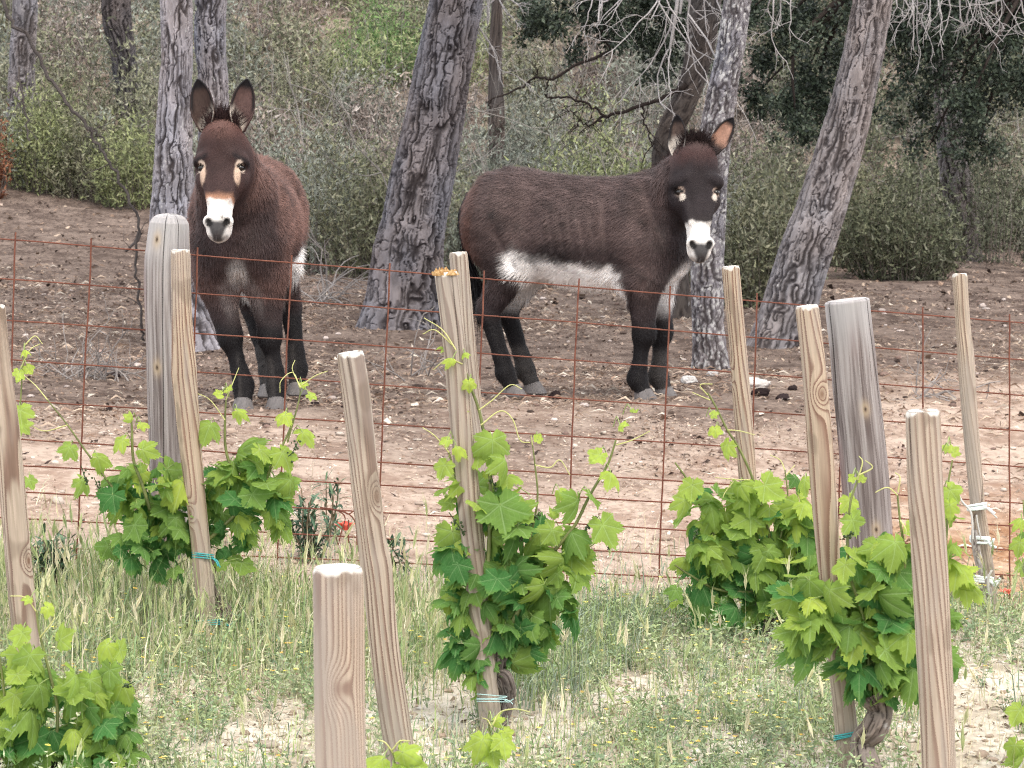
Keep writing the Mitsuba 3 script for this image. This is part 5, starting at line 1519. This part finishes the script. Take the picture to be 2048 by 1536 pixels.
vine('large-leaved vine between the cracked honey-brown stake and the tall grooved stake', (1745, 1560), (1740, 1380), 7.0,
     [(1765, 1170, 85, 80, 22, 124, 3.0), (1760, 1280, 95, 80, 28, 124, 2.2), (1690, 1260, 80, 80, 18, 114, 2.4), (1780, 1350, 75, 50, 14, 112, 2.0), (1620, 1210, 55, 80, 14, 104, 2.8), (1800, 1100, 60, 60, 12, 116, 4.4), (1900, 1150, 30, 120, 12, 90, 4.6), (1885, 1280, 30, 70, 8, 90, 3.4)],
     [([(1740, 1380), (1730, 1250), (1700, 1150), (1695, 1080), (1700, 1010), (1715, 960)], 8), ([(1740, 1370), (1790, 1250), (1810, 1130), (1800, 1040), (1795, 990)], 8), ([(1745, 1370), (1850, 1250), (1890, 1100), (1895, 980), (1905, 920)], 7)], 831, 52,
     [(1700, 1000, 60, 6.2, -.4, .7), (1705, 1040, 74, 4.6, .2, .9), (1722, 960, 26, 7, .4, -.4), (1705, 955, 24, 7, -.5, 0), (1760, 1190, 122, 3.0, -.3, 1), (1770, 1300, 112, 3.4, .4, 1), (1690, 1130, 66, 6.2, -.4, .7), (1790, 1085, 96, 4.8, -.3, .8), (1900, 980, 62, 5.6, .2, 1), (1905, 905, 32, 7, .5, -.2), (1895, 892, 26, 7, -.4, 0), (1900, 1010, 56, 6.6, .3, .9), (1660, 1180, 96, 4.2, -.4, .6), (1640, 1250, 110, 3.0, -.5, .8)],
     [[(1715, 960), (1725, 925), (1718, 912)], [(1718, 950), (1745, 935), (1730, 920)], [(1795, 990), (1775, 975), (1750, 985)], [(1800, 1040), (1812, 1060), (1810, 1080)], [(1796, 985), (1800, 955), (1790, 945)], [(1900, 1000), (1925, 985)], [(1895, 980), (1920, 1000)]],
     [(1690, 1075, 18, -10, 12)])
vine('leafy vine filling the bottom left corner', (100, 1640), (100, 1480), 7.0,
     [(60, 1440, 100, 90, 30, 112, 2.8), (170, 1440, 100, 95, 34, 110, 2.6), (120, 1520, 130, 70, 26, 108, 1.6), (220, 1490, 50, 60, 12, 100, 2.6), (30, 1350, 60, 60, 12, 100, 4.0)],
     [([(110, 1500), (115, 1420), (95, 1330), (80, 1270), (72, 1220)], 8), ([(150, 1500), (190, 1400), (215, 1330), (230, 1290)], 7), ([(20, 1500), (10, 1400), (0, 1320), (-8, 1280)], 7)], 841, 46,
     [(45, 1265, 62, 5.6, -.1, .9), (95, 1215, 44, 7, .9, .2), (60, 1198, 30, 7, -.6, .1), (120, 1280, 74, 5.8, .5, .6), (60, 1310, 92, 4.6, -.2, .9), (150, 1350, 104, 4.0, .3, .6), (180, 1360, 96, 4.6, -.2, .9), (215, 1290, 66, 6.6, -.6, .4), (240, 1300, 60, 5.4, .4, .5), (220, 1340, 84, 3.8, 0, .9), (30, 1390, 80, 5.4, -.4, .8), (245, 1370, 70, 6, .3, .9), (205, 1440, 100, 3.2, .3, .9), (80, 1490, 110, 2.0, -.1, 1)],
     [[(72, 1222), (50, 1195), (20, 1192)], [(80, 1275), (100, 1250), (110, 1235)], [(35, 1460), (30, 1440), (22, 1420)], [(20, 1480), (50, 1460), (80, 1480)]],
     [(265, 1365, -20, 10, 12)])
vine('young yellow-green vine tip at the bottom, below the central vine', (985, 1640), (985, 1560), 6.4, [(985, 1560, 50, 30, 8, 80, 4)], [([(985, 1560), (986, 1500), (978, 1450), (990, 1440)], 6)], 851, 36,
     [(965, 1480, 80, 7, -.5, .6), (1005, 1480, 80, 7, .5, .6), (985, 1500, 66, 6.6, 0, 1), (985, 1445, 36, 7, .3, -.2), (1010, 1465, 40, 7, .8, .6)], [[(985, 1450), (1000, 1425), (1030, 1418), (1060, 1424)], [(984, 1455), (975, 1440), (965, 1436)]])
vine('young vine tip at the bottom, in front of the leaning knotted stake', (800, 1680), (795, 1600), 6.1, [(790, 1590, 60, 30, 8, 80, 4)], [([(795, 1600), (792, 1540), (785, 1500)], 6)], 861, 36,
     [(765, 1520, 74, 6.4, -.6, .4), (805, 1505, 70, 6.6, .3, .3), (825, 1530, 74, 5.6, .6, .5), (785, 1545, 70, 6, 0, .8)], [[(785, 1500), (800, 1482), (820, 1482)], [(786, 1505), (770, 1485), (755, 1480)]])
vine('vine shoot with small leaves that reaches in at the right edge', (2110, 1560), (2105, 1400), 7.2, [(2100, 1420, 45, 80, 12, 100, 3.5)], [([(2105, 1400), (2060, 1430), (2040, 1450)], 7)], 871, 36, [(2040, 1420, 66, 6, -.4, .8), (2030, 1490, 60, 5.6, -.4, .9), (2045, 1510, 76, 4.6, -.1, .9)])
vine('vine leaves at the right edge level with the white ties', (2125, 1290), (2110, 1160), 9.3, [(2090, 1090, 40, 60, 12, 84, 3.5)], [([(2110, 1160), (2065, 1090), (2050, 1040), (2046, 1000)], 5)], 881, 30, [(2042, 1040, 38, 6.6, -.3, .4), (2040, 1085, 56, 5.2, -.4, .6), (2044, 1130, 50, 5, -.3, .9)])
vine('pale vine shoot at the left edge, beside the weathered brown stake', (-70, 1330), (-60, 1150), 8.7, [(-70, 1080, 60, 80, 14, 86, 3.0)], [([(-60, 1100), (0, 980), (35, 850), (45, 740), (50, 690)], 5)], 891, 30,
     [(38, 745, 40, 7, -.2, .6), (55, 735, 30, 7, .6, .5), (40, 820, 62, 5.4, .3, 1), (58, 960, 40, 5, .2, .9), (48, 700, 24, 7, .2, -.2)], [[(50, 690), (70, 672), (85, 688)], [(42, 735), (60, 700), (80, 688)]])

# the dead stump tied to the thin stake
key = numbered('dead_vine')
tag(key, 'dead pale-barked vine stump tied to the thin far right stake', 'dead vine')
d = 9.53
path = [(at(x, y, d), w / 2 / FOC * d) for x, y, w in ((1990, 1262, 12), (1975, 1180, 17), (1957, 1120, 16), (1951, 1085, 17), (1948, 1060, 11))]
v, f, c = trunk_mesh(path, 26, 70, seed=901, plate=(.006, .03), depth=.003, cols=((.40, .37, .35), (.10, .08, .075)), fleck=.3, flare=.1)
put(f'{key}__trunk', (v, f), 'bark_material', True, color=c)
ls = [(spline([at(*p, d - .03) for p in ((1946, 1078), (1944, 1035), (1938, 1018), (1925, 1004), (1914, 984))], 14), .0036), (spline([at(*p, d - .03) for p in ((1962, 1078), (1956, 1050), (1953, 1030))], 8), .0026), (spline([at(*p, d - .03) for p in ((1972, 1016), (1984, 1026), (1994, 1036))], 8), .0028), (spline([at(*p, d - .03) for p in ((1986, 1260), (1980, 1200), (1976, 1160), (1984, 1140))], 10), .004)]
v, f = tubes(ls, 6)
put(f'{key}__branch', (v, f), 'twig_material', True, color=np.tile([.58, .56, .54], (len(v), 1)), kind='stuff')
# ---------------------------------------------------------------- grass and weeds of the vineyard row
scene['grass_material'] = {'type': 'twosided', 'bsdf': {'type': 'principled', 'base_color': VCOL, 'roughness': .6, 'specular': .25}}


def blades(P, length, width, cols, bend=.5, g=None):
    n = len(P)
    h = length * g.lognormal(0, .35, n)
    a = g.uniform(0, 2 * np.pi, n)
    lean = np.abs(g.normal(0, bend, n)) * h
    base = np.c_[P, gz(P[:, 0], P[:, 1]) - .005]
    dx = np.stack([np.cos(a), np.sin(a), 0 * a], 1)
    sd = np.stack([-np.sin(a + .6), np.cos(a + .6), 0 * a], 1) * (width * g.uniform(.6, 1.4, n))[:, None]
    mid = base + dx * (lean * .3)[:, None] + np.array([0, 0, 1.0]) * (h * .6)[:, None]
    tip = base + dx * lean[:, None] + np.array([0, 0, 1.0]) * (np.sqrt(np.maximum(h ** 2 - .5 * lean ** 2, (.35 * h) ** 2)))[:, None]
    v = np.stack([base - sd, base + sd, mid - sd * .8, mid + sd * .8, tip], 1).reshape(-1, 3)
    f = (np.arange(n)[:, None, None] * 5 + np.array([[0, 1, 2], [1, 3, 2], [2, 3, 4]])[None]).reshape(-1, 3)
    cols = np.asarray(cols)
    cc = cols[g.integers(0, len(cols), n)] * g.uniform(.7, 1.25, (n, 1))
    return v, f, np.repeat(cc, 5, 0), tip, dx


g = np.random.default_rng(1000)
GREEN = [(.29, .38, .15), (.23, .33, .14), (.37, .43, .20), (.18, .27, .13), (.44, .47, .26)]
STRAW = [(.58, .54, .38), (.64, .60, .45), (.52, .48, .34), (.50, .48, .32)]
BLUEG = [(.25, .31, .23), (.20, .26, .20), (.31, .37, .27)]


def patchy(lo, hi, s=1.4, o=0.0):
    return lambda x, y: sstep(lo, hi, meshkit.fbm(np.stack([x * s + o, y * s * .7, 0 * x + o], -1), 3))


left_tall = lambda x, y: sstep(.25, -.05, x + .15 * (y - 9)) * sstep(8.0, 8.6, y) * sstep(10.0, 9.5, y) * .9 + .1 * sstep(8.8, 9.4, y) * sstep(10.2, 9.6, y)
parts = []
parts.append(blades(scatter(8000, 7.9, 10.1, left_tall), .125, .0019, GREEN + STRAW[:2], .45, g)[:3])
parts.append(blades(scatter(15000, 5.2, 9.9, patchy(.42, .66)), .06, .0016, GREEN + BLUEG + STRAW[:1], .7, g)[:3])
parts.append(blades(scatter(3800, 7.6, 9.9, lambda x, y: patchy(.46, .62, 1.3, 5)(x, y) * (x > -.1)), .095, .0018, BLUEG + GREEN[:2], .5, g)[:3])
parts.append(blades(scatter(9000, 5.2, 9.8), .055, .0012, STRAW, 1.3, g)[:3])
parts.append(blades(scatter(900, 10.0, 11.5, patchy(.45, .6)), .09, .002, BLUEG + STRAW, .8, g)[:3])
v, f, c = join(parts)
put('grass', (v, f), 'grass_material', False, color=np.clip(c, .01, .8), kind='stuff', label='pale green and straw-coloured grass growing along the vineyard row', category='grass')


def ears(P, stem, length, g):
    """Bearded ears of wild barley on bending stalks."""
    V, F, C, k = [], [], [], 0
    n = len(P)
    z = gz(P[:, 0], P[:, 1])
    for i in range(n):
        a, h = g.uniform(0, 2 * np.pi), stem * g.lognormal(0, .25)
        lean = np.array([math.cos(a), math.sin(a), 0]) * g.uniform(.05, .5)
        p0 = np.array([P[i, 0], P[i, 1], z[i] - .01])
        p1 = p0 + np.array([0, 0, h]) + lean * h * .4
        dr_ = lean * 1.2 + np.array([0, 0, 1.0])
        dr_ /= np.linalg.norm(dr_)
        L = length * g.uniform(.7, 1.3)
        sd = np.cross(dr_, g.normal(0, 1, 3))
        sd /= np.linalg.norm(sd)
        s2 = np.cross(dr_, sd)
        w = .0055
        tri = [[p0 - sd * .0012, p0 + sd * .0012, p1]]
        for ax in (sd, s2):
            m, t = p1 + dr_ * L * .45, p1 + dr_ * L
            tri += [[p1, m - ax * w, m + ax * w], [m + ax * w, m - ax * w, t]]
        for q in range(9):
            u = g.uniform(0, .8)
            b = p1 + dr_ * L * u
            e = dr_ * g.uniform(.9, 1.2) + g.normal(0, .26, 3)
            o = np.cross(e, g.normal(0, 1, 3))
            o = o / np.linalg.norm(o) * .0010
            tri.append([b - o, b + o, b + e * L * .62])
        tri = np.array(tri).reshape(-1, 3)
        V.append(tri)
        col = np.array([(.42, .46, .24), (.52, .52, .31), (.34, .40, .20), (.60, .56, .40)][g.integers(0, 4)]) * g.uniform(.8, 1.15)
        C.append(np.tile(col, (len(tri), 1)))
        k += len(tri)
    V, C = np.vstack(V), np.vstack(C)
    return V, np.arange(len(V)).reshape(-1, 3), C


spots = np.vstack([scatter(900, 8.1, 10.0, left_tall), scatter(130, 5.4, 8.2), scatter(140, 8.0, 9.8, lambda x, y: (x > 0) * 1.0)])
v, f, c = ears(spots, .15, .062, g)
put('wild_barley', (v, f), 'grass_material', False, color=np.clip(c, .01, .8), kind='stuff', label='pale bearded wild barley ears standing in the vineyard grass', category='barley')


def weeds(P, g, height=.095):
    V, C = [], []
    z = gz(P[:, 0], P[:, 1])
    for i in range(len(P)):
        base = np.array([P[i, 0], P[i, 1], z[i]])
        tone = np.array([(.25, .33, .17), (.32, .39, .19), (.19, .26, .15), (.38, .42, .26)][g.integers(0, 4)])
        for s in range(g.integers(3, 7)):
            h = height * g.lognormal(0, .35)
            d_ = np.array([g.normal(0, .5), g.normal(0, .5), 1.0])
            d_ /= np.linalg.norm(d_)
            top = base + d_ * h
            o = np.array([.0011, 0, 0])
            V.append([base - o, base + o, top])
            C.append(tone * .8)
            for q in range(g.integers(6, 12)):
                b = base + d_ * h * g.uniform(.15, 1)
                e = g.normal(0, 1, 3) * [1, 1, .5] + d_ * .6
                e /= np.linalg.norm(e)
                w_ = np.cross(e, g.normal(0, 1, 3))
                w_ = w_ / np.linalg.norm(w_) * g.uniform(.0016, .0042)
                L = g.uniform(.010, .026)
                V += [[b, b + e * L * .5 + w_, b + e * L], [b, b + e * L, b + e * L * .5 - w_]]
                C += [tone * g.uniform(.7, 1.3)] * 2
            if g.random() < .13:
                yel = np.array([(.62, .55, .10), (.68, .62, .22), (.60, .40, .08), (.70, .68, .40)][g.integers(0, 4)])
                for q in range(5):
                    e = np.array([math.cos(q * 1.257), math.sin(q * 1.257), .35]) * .0075 + g.normal(0, .0012, 3)
                    e2 = np.array([math.cos(q * 1.257 + .9), math.sin(q * 1.257 + .9), .35]) * .0075
                    V.append([top, top + e, top + e2])
                    C.append(yel)
    V = np.array(V).reshape(-1, 3)
    return V, np.arange(len(V)).reshape(-1, 3), np.repeat(np.array(C), 3, 0)


spots = np.vstack([scatter(1700, 5.2, 9.6, patchy(.40, .6, 1.6, 0)), scatter(260, 5.2, 9.8), scatter(750, 5.2, 7.2, patchy(.34, .5, 1.7, 3))])
v, f, c = weeds(spots, g)
put('weeds', (v, f), 'grass_material', False, color=np.clip(c, .01, .8), kind='stuff', label='low wiry weeds with small yellow flowers between the stakes', category='weeds')


# leafy shrublets by the fence
def oleander(label, px, d, n, height, spread, seed):
    g = np.random.default_rng(seed)
    key = numbered('seedling_shrub')
    tag(key, label, 'shrub')
    p = on_ground(px, d)
    ls, LV, LF, LC, k = [], [], [], [], 0
    for s in range(n):
        a = g.uniform(0, 2 * np.pi)
        tip = p + np.array([math.cos(a) * spread * g.random(), math.sin(a) * spread * g.random(), height * g.uniform(.5, 1.1)])
        q = spline([p + g.normal(0, .015, 3) * [1, 1, 0], (p + tip) / 2 + g.normal(0, .015, 3), tip], 8)
        ls.append((q, np.linspace(.004, .002, 8)))
        for j in range(26):
            t = g.integers(1, 8)
            e = g.normal(0, 1, 3) * [1, 1, .45] + [0, 0, .55]
            e /= np.linalg.norm(e)
            w_ = np.cross(e, [0, 0, 1.0])
            w_ = w_ / (np.linalg.norm(w_) + 1e-9) * g.uniform(.0045, .0075)
            L = g.uniform(.045, .085)
            b = q[t] + g.normal(0, .004, 3)
            u = np.cross(w_, e)
            dz = np.array([0, 0, -1.0]) * L
            pts = np.array([b, b + e * L * .35 + w_, b + e * L * .35 - w_, b + e * L * .7 + w_ * .8 + dz * .06, b + e * L * .7 - w_ * .8 + dz * .06, b + e * L + dz * .2])
            LV.append(pts)
            LF.append(np.array([[0, 1, 2], [1, 3, 2], [2, 3, 4], [3, 5, 4]]) + k)
            k += 6
            LC.append(np.tile(np.array([(.065, .12, .07), (.05, .095, .06), (.10, .16, .09)][g.integers(0, 3)]) * g.uniform(.7, 1.4), (6, 1)))
    v, f = tubes(ls, 5)
    put(f'{key}__stem', (v, f), 'twig_material', True, color=np.tile([.20, .16, .11], (len(v), 1)), kind='stuff')
    put(f'{key}__foliage', (np.vstack(LV), np.vstack(LF)), 'grass_material', False, color=np.clip(np.vstack(LC), .01, .6), kind='stuff')


oleander('dark green narrow-leaved shrublet behind the wire, left of the leaning knotted stake', 620, 10.35, 12, .24, .17, 1101)
oleander('dark green narrow-leaved shrublet behind the weathered brown stake at the left', 92, 9.5, 13, .17, .12, 1102)
oleander('small upright green sprig at the fence, above the knot of the leaning stake', 660, 10.9, 3, .32, .05, 1103)
oleander('small yellowish-green sprig right of the leaning knotted stake', 790, 10.1, 3, .15, .05, 1104)

# poppies
scene['poppy_material'] = {'type': 'twosided', 'bsdf': {'type': 'principled', 'base_color': mikit.proc(lambda p, n, uv: mikit.mix((.70, .045, .03), (.80, .15, .09), mikit.fbm(p.x * 90, p.y * 90, p.z * 90))), 'roughness': .5, 'sheen': .4}}
scene['poppy_stem'] = {'type': 'diffuse', 'reflectance': rgb(.10, .16, .06)}


def poppy(label, px, py, d, size, seed, squash=.7):
    g = np.random.default_rng(seed)
    key = numbered('poppy')
    tag(key, label, 'poppy')
    c = at(px, py, d)
    gr = np.array([c[0] + .02, c[1] + .01, float(gz(c[0], c[1]))])
    v, f = tubes([(spline([gr, (gr + c) / 2 + [.012, 0, 0], c], 9), .0016)], 5)
    put(f'{key}__stem', (v, f), 'poppy_stem', True)
    for k in range(4):
        a0 = k * np.pi / 2 + g.uniform(-.2, .2)
        aa, rr = np.meshgrid(np.linspace(-.95, .95, 11), np.linspace(0, 1, 7), indexing='ij')
        R = rr * size * (1 + .08 * np.sin(aa * 7))
        x, y = R * np.cos(a0 + aa), R * np.sin(a0 + aa)
        z = size * (.75 * rr ** 1.5 * squash + .10 * np.sin(aa * 6 + k) * rr ** 2) + .002 * (k % 2)
        V = np.stack([x, y, z], -1).reshape(-1, 3) + c
        i, j = np.meshgrid(np.arange(10), np.arange(6), indexing='ij')
        q = np.stack([i * 7 + j, i * 7 + j + 1, (i + 1) * 7 + j + 1, (i + 1) * 7 + j], -1).reshape(-1, 4)
        put(numbered(f'{key}__petal'), (V, q), 'poppy_material', True)


poppy('red poppy in the grass at the far right, beside the tied stake', 2014, 1188, 9.9, .024, 1)
poppy('pinkish red poppy behind the mended wire near the fence', 690, 1062, 10.4, .036, 2, 1.0)
